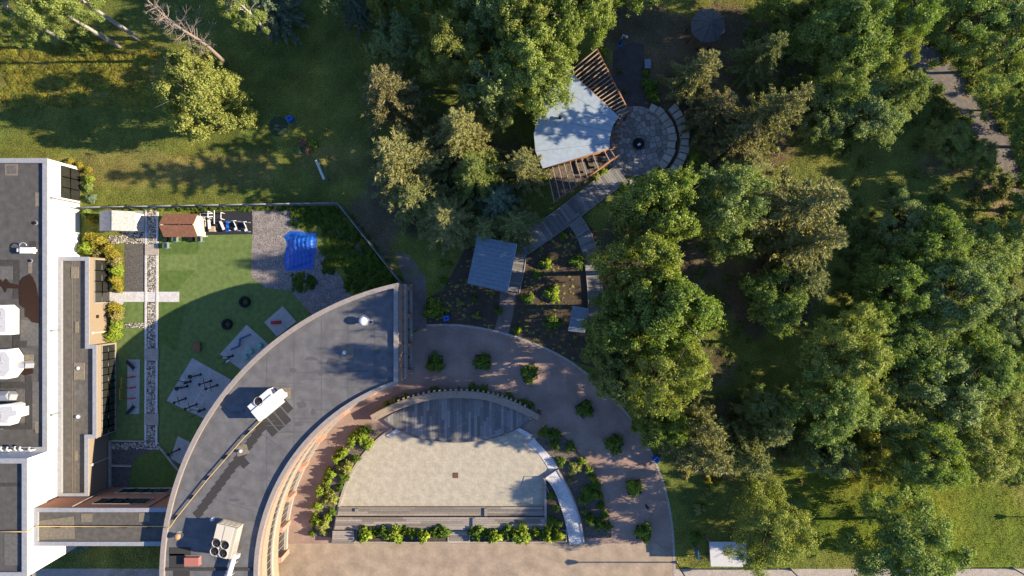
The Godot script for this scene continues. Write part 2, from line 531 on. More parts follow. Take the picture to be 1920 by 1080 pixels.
# proto, crown centre (pixels), crown radius (pixels), top height (m), leaf material, name, label
func tree(proto: String, px: float, py: float, rp: float, ht: float, lm: String, n: String, label: String, group := "trees in the garden and wood", bark := "bark", low := 0.22) -> Node3D:
	var con := proto.begins_with("fir") or proto.begins_with("pine")
	var foot := 0.07 if con else low
	var hc := ht * (0.45 if con else (1.0 + foot) * 0.5)
	var c := g(px, py, hc)
	var t := thing(n, label, "tree", Vector3(c.x, 0, c.z), group)
	var rw := rp * (H - hc) / H / S
	var trunk := mb(true)
	var r0 := 0.05 + ht * 0.0125
	var lean := Vector3(rng.randfn() * 0.15, 0, rng.randfn() * 0.15)
	var pts := []
	for i in 6:
		var f := i / 5.0
		pts.append(Vector3(0, f * ht * 0.93, 0) + lean * sin(f * 3.0))
	tube(trunk, pts, r0, 0.03, 7)
	if not con:
		for k in 13:
			var f := lerpf(foot, 0.8, k / 12.0)
			var a := rng.randf() * TAU
			var s := Vector3(0, f * ht, 0)
			var L := rw * rng.randf_range(0.45, 0.72)
			tube(trunk, [s, s + Vector3(cos(a) * L * 0.5, L * 0.35, sin(a) * L * 0.5), s + Vector3(cos(a) * L, L * 0.8, sin(a) * L)], r0 * 0.4, 0.02, 5)
	loc(done(trunk), "trunk", M[bark], t)
	var crown_h := ht * (1.0 - foot)
	var ph: float = 10.0 if con else P[proto].get_aabb().end.y
	var pr := 2.05 if con else 4.3
	var b := Basis(Vector3.UP, rng.randf() * TAU).scaled(Vector3(rw / pr, crown_h / ph, rw / pr))
	loc(P[proto], "crown", M[lm], t, Transform3D(b, Vector3(0, ht * foot, 0)))
	return t

func shrub(proto: String, px: float, py: float, rp: float, hh: float, lm: String, n: String, label: String, group := "", cat := "shrub", y0 := 0.0) -> Node3D:
	var c := g(px, py, hh * 0.5 + y0)
	var t := thing(n, label, cat, Vector3(c.x, y0, c.z), group)
	var jit := rng.randf_range(0.85, 1.25)
	var rw := rp * jit / S
	hh *= rng.randf_range(0.8, 1.25)
	loc(P[proto], "foliage", M[lm], t, Transform3D(Basis(Vector3.UP, rng.randf() * TAU).scaled(Vector3(rw * rng.randf_range(0.85, 1.15), hh / 1.1, rw * rng.randf_range(0.85, 1.15))), Vector3.ZERO))
	return t

func _ready() -> void:
	rng.seed = 20240
	var cam := Camera3D.new()
	cam.name = "camera"
	cam.fov = rad_to_deg(2.0 * atan(540.0 / S / H))
	cam.position = Vector3(0, H, 0)
	cam.rotation_degrees = Vector3(-90, 0, 0)
	cam.near = 1.0
	cam.far = 900.0
	add_child(cam)
	cam.current = true
	var env := Environment.new()
	env.background_mode = Environment.BG_SKY
	var sky := Sky.new()
	var sm := ProceduralSkyMaterial.new()
	sm.sky_top_color = Color(0.4, 0.55, 0.8)
	sm.sky_horizon_color = Color(0.68, 0.72, 0.75)
	sm.sky_curve = 0.12
	sm.ground_bottom_color = Color(0.1, 0.1, 0.08)
	sm.ground_horizon_color = Color(0.5, 0.55, 0.55)
	sm.energy_multiplier = 0.54
	sky.sky_material = sm
	env.sky = sky
	env.tonemap_mode = Environment.TONE_MAPPER_LINEAR
	env.tonemap_exposure = 2.4
	env.sdfgi_enabled = true
	env.ssao_enabled = true
	env.ssil_enabled = true
	var we := WorldEnvironment.new()
	we.name = "environment"
	we.environment = env
	add_child(we)
	var sun := DirectionalLight3D.new()
	sun.name = "sun"
	sun.light_energy = 1.6
	sun.light_color = Color(1.0, 0.92, 0.8)
	sun.light_angular_distance = 0.5
	sun.shadow_enabled = true
	add_child(sun)
	var el := deg_to_rad(25.0)
	sun.look_at_from_position(Vector3(cos(el), sin(el), 0.0) * 200.0, Vector3.ZERO, Vector3.UP)

	materials()
	prototypes()
	ground()
	paving()
	school()
	link_building()
	curved_building()
	roof_plant()
	yard()
	plaza_things()
	garden()
	woods()
	small_things()
	undergrowth()

# ------------------------------------------------------------------ ground
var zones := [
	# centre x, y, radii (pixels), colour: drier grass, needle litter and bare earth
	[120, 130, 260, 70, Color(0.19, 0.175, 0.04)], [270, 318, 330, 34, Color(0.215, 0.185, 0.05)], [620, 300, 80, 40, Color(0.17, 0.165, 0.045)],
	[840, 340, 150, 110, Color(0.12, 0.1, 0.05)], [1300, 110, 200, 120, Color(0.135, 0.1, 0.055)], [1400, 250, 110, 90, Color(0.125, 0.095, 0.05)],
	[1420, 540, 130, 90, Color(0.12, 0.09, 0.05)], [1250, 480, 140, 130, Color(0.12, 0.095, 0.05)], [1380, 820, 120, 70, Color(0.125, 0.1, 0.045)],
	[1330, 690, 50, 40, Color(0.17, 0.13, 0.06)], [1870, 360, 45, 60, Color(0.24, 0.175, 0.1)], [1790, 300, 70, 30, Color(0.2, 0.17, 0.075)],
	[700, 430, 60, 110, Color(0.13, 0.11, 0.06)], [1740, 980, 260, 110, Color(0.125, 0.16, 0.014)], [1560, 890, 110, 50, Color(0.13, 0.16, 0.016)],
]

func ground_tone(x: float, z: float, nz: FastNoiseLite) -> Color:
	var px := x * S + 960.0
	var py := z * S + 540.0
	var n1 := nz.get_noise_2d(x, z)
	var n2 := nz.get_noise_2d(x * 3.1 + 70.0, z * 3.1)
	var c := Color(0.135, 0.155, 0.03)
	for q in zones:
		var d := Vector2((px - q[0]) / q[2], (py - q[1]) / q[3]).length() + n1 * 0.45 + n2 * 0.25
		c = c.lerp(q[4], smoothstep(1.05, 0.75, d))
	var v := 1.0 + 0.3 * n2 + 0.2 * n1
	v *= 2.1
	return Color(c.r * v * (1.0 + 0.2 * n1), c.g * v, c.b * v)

var nz := FastNoiseLite.new()

func ground() -> void:
	nz.seed = 5
	nz.frequency = 0.11
	nz.fractal_octaves = 3
	var x0 := -66.0
	var z0 := -42.0
	var st := 0.6
	var nx := 220
	var nn := 140
	var v := PackedVector3Array(); var nr := PackedVector3Array(); var cc := PackedColorArray(); var ix := PackedInt32Array()
	for j in nn + 1:
		for i in nx + 1:
			var x := x0 + i * st
			var z := z0 + j * st
			v.append(Vector3(x, 0.0, z)); nr.append(Vector3.UP)
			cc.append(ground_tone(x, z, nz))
	for j in nn:
		for i in nx:
			var a := j * (nx + 1) + i
			ix.append_array([a, a + 1, a + nx + 2, a, a + nx + 2, a + nx + 1])
	# the land around, out to the horizon
	var o := v.size()
	var X := x0 + nx * st
	var Z := z0 + nn * st
	for p in [[-700, -700], [700, -700], [700, 700], [-700, 700], [x0, z0], [X, z0], [X, Z], [x0, Z]]:
		v.append(Vector3(p[0], 0, p[1])); nr.append(Vector3.UP); cc.append(Color(0.27, 0.29, 0.085))
	for k in 4:
		var k2 := (k + 1) % 4
		ix.append_array([o + k, o + k2, o + 4 + k2, o + k, o + 4 + k2, o + 4 + k])
	var arr := []
	arr.resize(Mesh.ARRAY_MAX)
	arr[Mesh.ARRAY_VERTEX] = v; arr[Mesh.ARRAY_NORMAL] = nr; arr[Mesh.ARRAY_COLOR] = cc; arr[Mesh.ARRAY_INDEX] = ix
	var me := ArrayMesh.new()
	me.add_surface_from_arrays(Mesh.PRIMITIVE_TRIANGLES, arr)
	var q := loc(me, "ground", M.ground, self)
	q.set_meta("kind", "structure")

func sheet(n: String, m: String, a: Array, y: float, label := "") -> MeshInstance3D:
	var st := mb()
	prism(st, pl(a), y - 0.08, y)
	return struct(st, n, M[m])

const ARC := [1262, 1120, 1262, 1052, 1256, 972, 1236, 890, 1197, 810, 1142, 742, 1060, 675, 960, 632, 870, 613, 800, 612]
var plaza_poly: PackedVector2Array
var yard_poly: PackedVector2Array

func paving() -> void:
	plaza_poly = curve_px(ARC, 5)
	plaza_poly.append_array(pl([745, 640, 740, 690, 620, 755, 540, 860, 500, 960, 495, 1120]))
	var st := mb()
	prism(st, plaza_poly, -0.06, 0.02)
	struct(st, "plaza_pavement", M.plaza)
	sheet("forecourt_pavement", "forecourt", [505, 1019, 1230, 1019, 1258, 1040, 1258, 1118, 497, 1118], 0.026)
	st = mb()
	var edge := curve_px(ARC, 5)
	prism(st, band(edge, offset_line(edge, 0.22)), -0.1, 0.035)
	struct(st, "plaza_kerb", M.concrete)
	sheet("sidewalk", "concrete", [1262, 1067, 1700, 1066, 2060, 1066, 2060, 1160, 1262, 1160], 0.03)
	sheet("gravel_path", "path", [742, 470, 770, 480, 798, 520, 800, 616, 766, 620, 764, 540, 748, 500], 0.012)
	sheet("garden_path", "path", [938, 545, 968, 548, 962, 590, 950, 640, 925, 628, 935, 590], 0.012)
	sheet("garden_ground", "mulch", [800, 560, 830, 545, 870, 470, 940, 440, 1080, 395, 1120, 440, 1150, 560, 1150, 700, 1062, 674, 962, 631, 872, 611, 800, 609], 0.006)
	sheet("asphalt_path", "asphalt", [1150, 95, 1185, 78, 1208, 84, 1206, 180, 1232, 200, 1190, 216, 1168, 210, 1160, 180, 1148, 150], 0.012)
	# paved trail in the wood
	var tr := curve_px([1640, 40, 1712, 92, 1760, 135, 1815, 190, 1850, 235, 1900, 330, 1960, 420, 2040, 500], 5)
	st = mb()
	prism(st, band(offset_line(tr, 1.35), offset_line(tr, -1.35)), -0.05, 0.012)
	struct(st, "trail_path", M.trail)
	for i in range(2, tr.size() - 2, 2):
		st = mb()
		var d := (tr[i + 1] - tr[i]).normalized()
		var nn := Vector2(-d.y, d.x) * 0.035
		prism(st, PackedVector2Array([tr[i] + nn, tr[i] + d * 0.9 + nn, tr[i] + d * 0.9 - nn, tr[i] - nn]), 0.0, 0.018)
		struct(st, "trail_path_marking", M.yellow_line)
	# fenced yard
	yard_poly = pl([155, 392, 640, 382, 760, 536, 768, 560, 640, 640, 430, 800, 360, 930, 205, 930, 205, 560, 155, 560])
	sheet("gravel_pad", "gravel", [468, 392, 560, 395, 566, 430, 600, 470, 640, 520, 660, 560, 700, 575, 560, 640, 520, 600, 470, 545], 0.01)
	sheet("artificial_lawn", "turf", [299, 441, 473, 439, 471, 520, 500, 540, 545, 545, 580, 585, 640, 640, 480, 760, 400, 900, 330, 890, 299, 835], 0.02)
	sheet("artificial_lawn", "turf", [205, 566, 273, 566, 272, 828, 205, 828], 0.02)
	sheet("artificial_lawn", "turf_dark", [301, 508, 366, 507, 330, 548, 301, 548], 0.026)
	sheet("artificial_lawn", "turf_light", [312, 479, 372, 479, 368, 505, 312, 505], 0.026)
	sheet("artificial_lawn", "turf_dark", [301, 446, 372, 445, 372, 476, 301, 477], 0.026)
	sheet("artificial_lawn", "turf_dark", [301, 566, 350, 570, 330, 660, 301, 640], 0.026)
	sheet("rubber_ground", "rubber", [378, 397, 473, 395, 474, 439, 378, 441], 0.03)
	sheet("yard_pavement", "grey_gravel", [234, 455, 274, 452, 274, 548, 234, 548], 0.014)
	sheet("yard_pavement", "pad", [246, 396, 277, 394, 276, 432, 247, 434], 0.014)
	sheet("walkway", "pale_concrete", [205, 547, 336, 547, 336, 566, 232, 566, 230, 571, 205, 571], 0.06)
	for e in [274.5, 296.5]:
		var k := 0 if e < 280 else 1
		st = mb()
		prism(st, pl([e - 1.8 - k, 392, e + 2 - k, 392, e + 1.8 - k * 1.4 - 1, 834, e - 2 - k * 1.4 - 1, 834]), -0.1, 0.1)
		struct(st, "channel_kerb", M.pale_concrete)
	sheet("channel_ground", "mortar", [276, 394, 295, 394, 294, 834, 275, 834], 0.012)
	for s in [[458, 479], [653, 676], [775, 797]]:
		sheet("channel_crossing_pavement", "concrete", [273, s[0], 298, s[0], 298, s[1], 273, s[1]], 0.115)
	# sunken court between the wings
	sheet("court_lawn", "turf_dark", [208, 842, 300, 842, 333, 880, 345, 915, 208, 915], 0.012)
	sheet("court_path", "grey_gravel", [206, 830, 300, 830, 300, 842, 250, 860, 240, 915, 206, 915], 0.016)
	for w in [[208, 825, 272, 827, 272, 829, 208, 828], [205, 872, 245, 873, 245, 876, 205, 875], [298, 836, 335, 882, 333, 884, 296, 838], [203, 826, 207, 826, 207, 920, 203, 920]]:
		st = mb()
		prism(st, pl(w, 0.3), 0.0, 0.3)
		struct(st, "court_kerb", M.concrete)
	sheet("lower_path", "concrete", [60, 1066, 370, 1066, 370, 1120, 60, 1120], 0.02)

# ------------------------------------------------------------------ buildings
func inset(p: PackedVector2Array, d: float) -> PackedVector2Array:
	var out := PackedVector2Array()
	var sg := -1.0 if Geometry2D.is_polygon_clockwise(p) else 1.0
	for i in p.size():
		var a := (p[i] - p[(i - 1 + p.size()) % p.size()]).normalized()
		var b := (p[(i + 1) % p.size()] - p[i]).normalized()
		var na := Vector2(-a.y, a.x) * sg
		var nb := Vector2(-b.y, b.x) * sg
		var m := (na + nb)
		m = m / maxf(0.3, m.dot(na))
		out.append(p[i] + m * d)
	return out

func volume(t: Node3D, p: PackedVector2Array, y0: float, yr: float, yt: float, wall: String, roof: String, cap: String, cw := 0.36) -> void:
	var inn := inset(p, cw)
	var st := mb()
	var cw2 := Geometry2D.is_polygon_clockwise(p)
	for i in p.size():
		var j := (i + 1) % p.size()
		var d := p[j] - p[i]
		var n := Vector3(d.y, 0, -d.x) * (1.0 if not cw2 else -1.0)
		quad(st, Vector3(p[i].x, y0, p[i].y), Vector3(p[j].x, y0, p[j].y), Vector3(p[j].x, yt - 0.08, p[j].y), Vector3(p[i].x, yt - 0.08, p[i].y), n)
	put(st, "wall", M[wall], t)
	st = mb()
	var o := inset(p, -0.03)
	for i in p.size():
		var j := (i + 1) % p.size()
		var d := p[j] - p[i]
		var n := Vector3(d.y, 0, -d.x) * (1.0 if not cw2 else -1.0)
		quad(st, Vector3(o[i].x, yt, o[i].y), Vector3(o[j].x, yt, o[j].y), Vector3(inn[j].x, yt, inn[j].y), Vector3(inn[i].x, yt, inn[i].y), Vector3.UP)
		quad(st, Vector3(o[i].x, yt - 0.12, o[i].y), Vector3(o[j].x, yt - 0.12, o[j].y), Vector3(o[j].x, yt, o[j].y), Vector3(o[i].x, yt, o[i].y), n)
		quad(st, Vector3(inn[i].x, yr - 0.05, inn[i].y), Vector3(inn[j].x, yr - 0.05, inn[j].y), Vector3(inn[j].x, yt, inn[j].y), Vector3(inn[i].x, yt, inn[i].y), -n)
	put(st, "parapet", M[cap], t)
	st = mb()
	prism(st, inset(p, cw - 0.02), yr - 0.3, yr, false)
	put(st, "roof", M[roof], t)

# glazing on a flat wall: o = lower corner, u = along, w and h sizes, n = outward
func glazing(t: Node3D, o: Vector3, u: Vector3, w: float, h: float, n: Vector3, cols: int, rows := 1, fm := "frame", fw := 0.07) -> void:
	for i in cols:
		for j in rows:
			var st := mb()
			var a := o + u * (w * i / cols) + Vector3.UP * (h * j / rows)
			var du := u * (w / cols)
			var dv := Vector3.UP * (h / rows)
			quad(st, a + n * 0.03, a + du + n * 0.03, a + du + dv + n * 0.03, a + dv + n * 0.03, n)
			var win := put(st, "window", M.glass, t)
			st = mb()
			var un := u.normalized()
			for s in [[a + dv * 0.5, fw, h / rows], [a + du + dv * 0.5, fw, h / rows]]:
				bar_on(st, s[0] + n * 0.05, un, s[1], s[2], n)
			for s in [a + du * 0.5, a + du * 0.5 + dv]:
				bar_on(st, s + n * 0.052, un, w / cols - fw, fw, n)
			put(st, "frame", M[fm], win)

func bar_on(st: SurfaceTool, c: Vector3, u: Vector3, w: float, h: float, n: Vector3) -> void:
	var b := Basis(u, Vector3.UP, n)
	for q in [[b.x, b.y, b.z, w, h, 0.05], [b.x, b.z, b.y, w, 0.05, h], [b.z, b.y, b.x, 0.05, h, w]]:
		for sg in [-1.0, 1.0]:
			var cc: Vector3 = c + q[2] * sg * q[5] * 0.5
			var uu: Vector3 = q[0] * q[3] * 0.5
			var vv: Vector3 = q[1] * q[4] * 0.5
			quad(st, cc - uu - vv, cc + uu - vv, cc + uu + vv, cc - uu + vv, q[2] * sg)

var patches := 0
func flat_patch(t: Node3D, n: String, m: String, a: Array, h: float, lift := 0.006) -> void:
	var st := mb()
	patches += 1
	prism(st, pl(a, h), h - 0.02, h + lift + 0.0025 * (patches % 24))
	put(st, n, M[m], t)

const XA := -42.2
func school() -> void:
	var t := thing("school_building", "white walled school wing with flat patched grey roofs and a lower annex", "building", Vector3(XA, 0, 5))
	volume(t, PackedVector2Array([Vector2(-66, -11.75), Vector2(XA, -11.75), Vector2(XA, 14.82), Vector2(-66, 14.82)]), 0, 4.66, 4.9, "white_wall", "roof_main", "cap", 0.4)
	volume(t, PackedVector2Array([Vector2(-66, 14.85), Vector2(XA - 0.04, 14.85), Vector2(XA - 0.04, 25.15), Vector2(-66, 25.15)]), 0, 7.22, 7.5, "white_wall", "roof_main", "cap", 0.42)
	var c := PackedVector2Array([Vector2(XA + 0.01, -2.87), Vector2(-39.3, -2.87), Vector2(-39.3, 5.3), Vector2(-38.6, 5.3), Vector2(-38.6, 13.95), Vector2(-39.36, 13.95), Vector2(-39.36, 19.4), Vector2(XA + 0.01, 19.4)])
	volume(t, c, 0, 3.12, 3.4, "stucco", "roof_low", "cap", 0.34)
	# glazed corner entrance of the tall wing
	var n := Vector3.RIGHT
	glazing(t, Vector3(XA, 0.15, -11.45), Vector3(0, 0, 1), 2.95, 2.75, n, 3, 2, "black_metal")
	glazing(t, Vector3(-39.3, 0.05, -2.7), Vector3(0, 0, 1), 4.1, 2.5, n, 4, 2, "frame")
	glazing(t, Vector3(-38.6, 0.35, 5.4), Vector3(0, 0, 1), 8.5, 2.2, n, 12, 2, "frame")
	for s in [[XA + 0.06, -8.25, 4.4, 0.0, "grey_metal"], [XA + 0.06, 3.9, 4.4, 3.15, "grey_metal"], [XA + 0.06, 11.6, 4.4, 3.15, "grey_metal"], [-39.24, 4.2, 3.0, 0.0, "cream"], [-39.3, 16.5, 3.0, 0.0, "cream"]]:
		var st := mb()
		tube(st, [Vector3(s[0] + 0.03, s[2], s[1]), Vector3(s[0] + 0.03, s[3], s[1])], 0.06, 0.06, 6)
		box(st, Vector3(s[0] + 0.05, s[2], s[1]), Vector3(0.16, 0.22, 0.22))
		put(st, "downpipe", M[s[4]], t)
	for z in [0.0]:
		var st := mb()
		box(st, Vector3(-39.24, 2.1, 2.7), Vector3(0.1, 0.3, 0.3))
		put(st, "wall_vent", M.rust, t)
	# roof repairs, stains and drains
	for q in [["patch_tan", [9, 308, 34, 308, 33, 329, 10, 329]], ["patch_tan", [66, 361, 74, 361, 74, 387, 66, 387]], ["patch_mid", [12, 310, 31, 310, 31, 326, 13, 326]],
		["patch_dark", [0, 487, 37, 487, 37, 530, 25, 530, 25, 498, 0, 498]], ["patch_dark", [56, 452, 68, 452, 68, 464, 56, 464]], ["patch_mid", [0, 500, 24, 500, 24, 524, 0, 524]],
		["patch_tan", [53, 488, 60, 488, 60, 512, 53, 512]], ["patch_dark", [25, 531, 37, 531, 37, 560, 25, 560]],
		["patch_dark", [24, 588, 37, 588, 37, 640, 50, 640, 50, 652, 24, 652]], ["patch_mid", [38, 600, 72, 600, 72, 648, 51, 648, 51, 638, 38, 638]],
		["patch_tan", [28, 665, 63, 665, 63, 678, 28, 678]], ["patch_dark", [2, 716, 48, 716, 48, 728, 2, 728]], ["patch_dark", [48, 704, 60, 704, 60, 805, 48, 805]],
		["patch_mid", [61, 716, 73, 716, 73, 805, 61, 805]], ["patch_dark", [0, 794, 47, 794, 47, 805, 0, 805]], ["patch_tan", [66, 790, 72, 790, 72, 812, 66, 812]],
		["patch_mid", [30, 730, 47, 730, 47, 792, 30, 792]]]:
		flat_patch(t, "roof_patch", q[0], q[1], 4.66)
	for q in [[38, 528, 44, 520, 56, 514, 62, 520, 68, 534, 73, 560, 73, 606, 60, 604, 55, 596, 48, 594, 48, 578, 38, 572, 36, 545], [0, 523, 8, 530, 12, 522, 18, 530, 25, 532, 36, 534, 36, 541, 25, 541, 14, 540, 11, 548, 5, 538, 0, 536], [26, 692, 62, 690, 62, 700, 48, 704, 40, 700, 34, 705, 26, 702]]:
		flat_patch(t, "rust_stain", "rust", q, 4.66, 0.011)
	for q in [["patch_tan", [134, 500, 148, 500, 148, 522, 134, 522]], ["patch_tan", [141, 603, 148, 603, 148, 624, 141, 624]], ["patch_tan", [139, 680, 159, 680, 159, 712, 139, 712]],
		["patch_mid", [138, 774, 158, 774, 158, 790, 138, 790]], ["patch_tan", [140, 845, 146, 845, 146, 864, 140, 864]], ["patch_mid", [150, 718, 160, 738, 150, 752, 138, 738]]]:
		flat_patch(t, "roof_patch", q[0], q[1], 3.12)
	for x in [135.5, 140.0]:
		flat_patch(t, "roof_seam", "patch_tan", [x, 490, x + 0.8, 490, x + 0.8, 925, x, 925], 3.12, 0.012)
	for q in [["patch_dark", [0, 905, 36, 905, 36, 912, 0, 912]], ["patch_mid", [8, 1000, 38, 1000, 38, 1060, 8, 1060]]]:
		flat_patch(t, "roof_patch", q[0], q[1], 7.22)

func link_building() -> void:
	var t := thing("link_building", "low brick corridor block joining the white school wing to the curved building", "building", Vector3(-35, 0, 21))
	var x1 := -29.0
	volume(t, PackedVector2Array([Vector2(XA - 0.03, 19.45), Vector2(x1, 19.45), Vector2(x1, 22.75), Vector2(XA - 0.03, 22.75)]), 0, 6.38, 6.6, "brick_wall", "roof_low", "cap", 0.34)
	var n := Vector3(0, 0, -1)
	glazing(t, Vector3(-37.8, 3.75, 19.45), Vector3(1, 0, 0), 4.8, 1.7, n, 4, 1, "frame")
	glazing(t, Vector3(-37.6, 0.5, 19.45), Vector3(1, 0, 0), 4.8, 1.6, n, 4, 1, "frame_light")
	for x in [-39.0, -32.2]:
		var st := mb()
		tube(st, [Vector3(x, 6.3, 19.38), Vector3(x, 0.0, 19.38)], 0.06, 0.06, 6)
		put(st, "downpipe", M.cap_tan, t)
	for q in [["patch_tan", [152, 963, 173, 963, 173, 979, 152, 979]], ["patch_tan", [260, 962, 281, 962, 281, 978, 260, 978]], ["patch_tan", [69, 977, 138, 968, 140, 1010, 69, 1012]]]:
		flat_patch(t, "roof_patch", q[0], q[1], 6.38)
	for x in [136, 187, 240]:
		for y in [[953.5, 960.5], [1016, 1023]]:
			var st := mb()
			prism(st, pl([x, y[0], x + 0.9, y[0], x + 0.9, y[1], x, y[1]], 6.6), 6.58, 6.606)
			put(st, "parapet_joint", M.cap_tan, t)

const DC := Vector2(-4.64, 25.06)
const RO := 25.99
const RI := 17.54
const DH := 7.5
func arc_strip(st: SurfaceTool, r: float, a0: float, a1: float, y0: float, y1: float, thick: float) -> void:
	var n := maxi(2, int(absf(a1 - a0) / 0.04))
	for i in n:
		var b0 := lerpf(a0, a1, float(i) / n)
		var b1 := lerpf(a0, a1, float(i + 1) / n)
		var d0 := Vector3(cos(b0), 0, sin(b0))
		var d1 := Vector3(cos(b1), 0, sin(b1))
		var o := Vector3(DC.x, 0, DC.y)
		var q := r - thick
		quad(st, o + d0 * q + Vector3.UP * y0, o + d1 * q + Vector3.UP * y0, o + d1 * q + Vector3.UP * y1, o + d0 * q + Vector3.UP * y1, -d0)
		quad(st, o + d0 * q + Vector3.UP * y1, o + d1 * q + Vector3.UP * y1, o + d1 * r + Vector3.UP * y1, o + d0 * r + Vector3.UP * y1, Vector3.UP)
		quad(st, o + d0 * q + Vector3.UP * y0, o + d1 * q + Vector3.UP * y0, o + d1 * r + Vector3.UP * y0, o + d0 * r + Vector3.UP * y0, Vector3.DOWN)
	for e in [[a0, a0 - a1], [a1, a1 - a0]]:
		var d := Vector3(cos(e[0]), 0, sin(e[0]))
		var tn := Vector3(-d.z, 0, d.x) * signf(e[1])
		var o := Vector3(DC.x, 0, DC.y)
		quad(st, o + d * r + Vector3.UP * y0, o + d * (r - thick) + Vector3.UP * y0, o + d * (r - thick) + Vector3.UP * y1, o + d * r + Vector3.UP * y1, tn)

func curved_building() -> void:
	var t := thing("curved_building", "crescent shaped building with grey flat roof and pink banded facade round the plaza", "building", Vector3(-24, 0, 14))
	var ao := -PI + acos(5.34 / RO)
	var ai := -PI + acos(5.34 / RI)
	var am := -PI - deg_to_rad(2.7)
	var ae := -PI - deg_to_rad(14.0)
	var outer := circ(DC, RO, ao, ae, 60)
	var inner := circ(DC, RI, ai, ae, 60)
	var st := mb()
	# walls: outer arc, end wall, inner arc down to the ground as far as the entrance
	for i in 60:
		for q in [[outer, 1.0, 0.0], [inner, -1.0, 0.0]]:
			var arr: PackedVector2Array = q[0]
			var a := arr[i]
			var b := arr[i + 1]
			var nrm: Vector2 = (a - DC).normalized() * q[1]
			var low := 0.0
			if q[1] < 0.0 and lerpf(ai, ae, (i + 0.5) / 60.0) < am: low = 2.4
			quad(st, Vector3(a.x, low, a.y), Vector3(b.x, low, b.y), Vector3(b.x, DH - 0.1, b.y), Vector3(a.x, DH - 0.1, a.y), Vector3(nrm.x, 0, nrm.y))
	quad(st, Vector3(outer[0].x, 0, outer[0].y), Vector3(inner[0].x, 0, inner[0].y), Vector3(inner[0].x, DH - 0.1, inner[0].y), Vector3(outer[0].x, DH - 0.1, outer[0].y), Vector3.RIGHT)
	quad(st, Vector3(outer[60].x, 0, outer[60].y), Vector3(inner[60].x, 0, inner[60].y), Vector3(inner[60].x, DH - 0.1, inner[60].y), Vector3(outer[60].x, DH - 0.1, outer[60].y), Vector3(0, 0, 1))
	put(st, "wall", M.pink_wall, t)
	# entrance recess
	st = mb()
	arc_strip(st, RI + 2.2, am, ae, 0.0, 2.4, 0.02)
	var d2 := Vector3(cos(am), 0, sin(am))
	var o3 := Vector3(DC.x, 0, DC.y)
	quad(st, o3 + d2 * RI, o3 + d2 * (RI + 2.2), o3 + d2 * (RI + 2.2) + Vector3.UP * 2.4, o3 + d2 * RI + Vector3.UP * 2.4, Vector3(0, 0, 1))
	put(st, "entrance_wall", M.pink_wall, t)
	st = mb()
	arc_strip(st, RI + 2.2, am, ae, 2.38, 2.4, 2.2)
	put(st, "entrance_ceiling", M.sill, t)
	# parapet and roof
	st = mb()
	var full := band(outer, inner)
	var inn := inset(full, 0.32)
	var lip := inset(full, -0.06)
	for i in full.size():
		var j := (i + 1) % full.size()
		var d := full[j] - full[i]
		var nn := Vector3(d.y, 0, -d.x) * (-1.0 if Geometry2D.is_polygon_clockwise(full) else 1.0)
		quad(st, Vector3(lip[i].x, DH, lip[i].y), Vector3(lip[j].x, DH, lip[j].y), Vector3(inn[j].x, DH, inn[j].y), Vector3(inn[i].x, DH, inn[i].y), Vector3.UP)
		quad(st, Vector3(lip[i].x, DH - 0.7, lip[i].y), Vector3(lip[j].x, DH - 0.7, lip[j].y), Vector3(lip[j].x, DH, lip[j].y), Vector3(lip[i].x, DH, lip[i].y), nn)
		quad(st, Vector3(inn[i].x, DH - 0.35, inn[i].y), Vector3(inn[j].x, DH - 0.35, inn[j].y), Vector3(inn[j].x, DH, inn[j].y), Vector3(inn[i].x, DH, inn[i].y), -nn)
	put(st, "parapet", M.cap_tan, t)
	st = mb()
	prism(st, inset(full, 0.3), DH - 0.4, DH - 0.28, false)
	put(st, "roof", M.roof_curved, t)
	var RH := DH - 0.28
	# membrane laps
	for x in [500, 551, 602, 652, 702]:
		var k := (H - RH) / H / S
		var xw: float = (x - 960) * k
		var zo := DC.y - sqrt(pow(RO - 0.4, 2) - pow(xw - DC.x, 2))
		var zi := DC.y - sqrt(maxf(0.0, pow(RI + 0.4, 2) - pow(xw - DC.x, 2)))
		if absf(xw - DC.x) > RI: zi = 16.0
		st = mb()
		prism(st, PackedVector2Array([Vector2(xw, zo), Vector2(xw + 0.05, zo), Vector2(xw + 0.05, zi), Vector2(xw, zi)]), RH - 0.01, RH + 0.006)
		put(st, "membrane_lap", M.seam, t)
	for a in [-PI + 0.62, -PI + 0.46, -PI + 0.3, -PI + 0.14, -PI - 0.02]:
		st = mb()
		var dd := Vector2(cos(a), sin(a))
		var tt := Vector2(-dd.y, dd.x) * 0.03
		prism(st, PackedVector2Array([DC + dd * (RI + 0.5) + tt, DC + dd * (RO - 0.5) + tt, DC + dd * (RO - 0.5) - tt, DC + dd * (RI + 0.5) - tt]), RH - 0.01, RH + 0.006)
		put(st, "membrane_lap", M.seam, t)
	var rs := RandomNumberGenerator.new(); rs.seed = 77
	for i in 44:
		var an := rs.randf_range(ae + 0.3, ao - 0.12)
		var rd := rs.randf_range(RI + 1.0, RO - 1.2)
		var pc := DC + Vector2(cos(an), sin(an)) * rd
		var hw := rs.randf_range(0.15, 0.7); var hl := rs.randf_range(0.06, 0.35)
		var po := PackedVector2Array()
		for k in 9:
			var q := TAU * k / 9.0
			po.append(pc + Vector2(cos(q) * hw, sin(q) * hl) * rs.randf_range(0.7, 1.15))
		st = mb(); prism(st, po, RH - 0.01, RH + 0.002 + 0.0004 * i)
		put(st, "water_stain", M.roof_stain if i % 3 else M.roof_stain_pale, t)
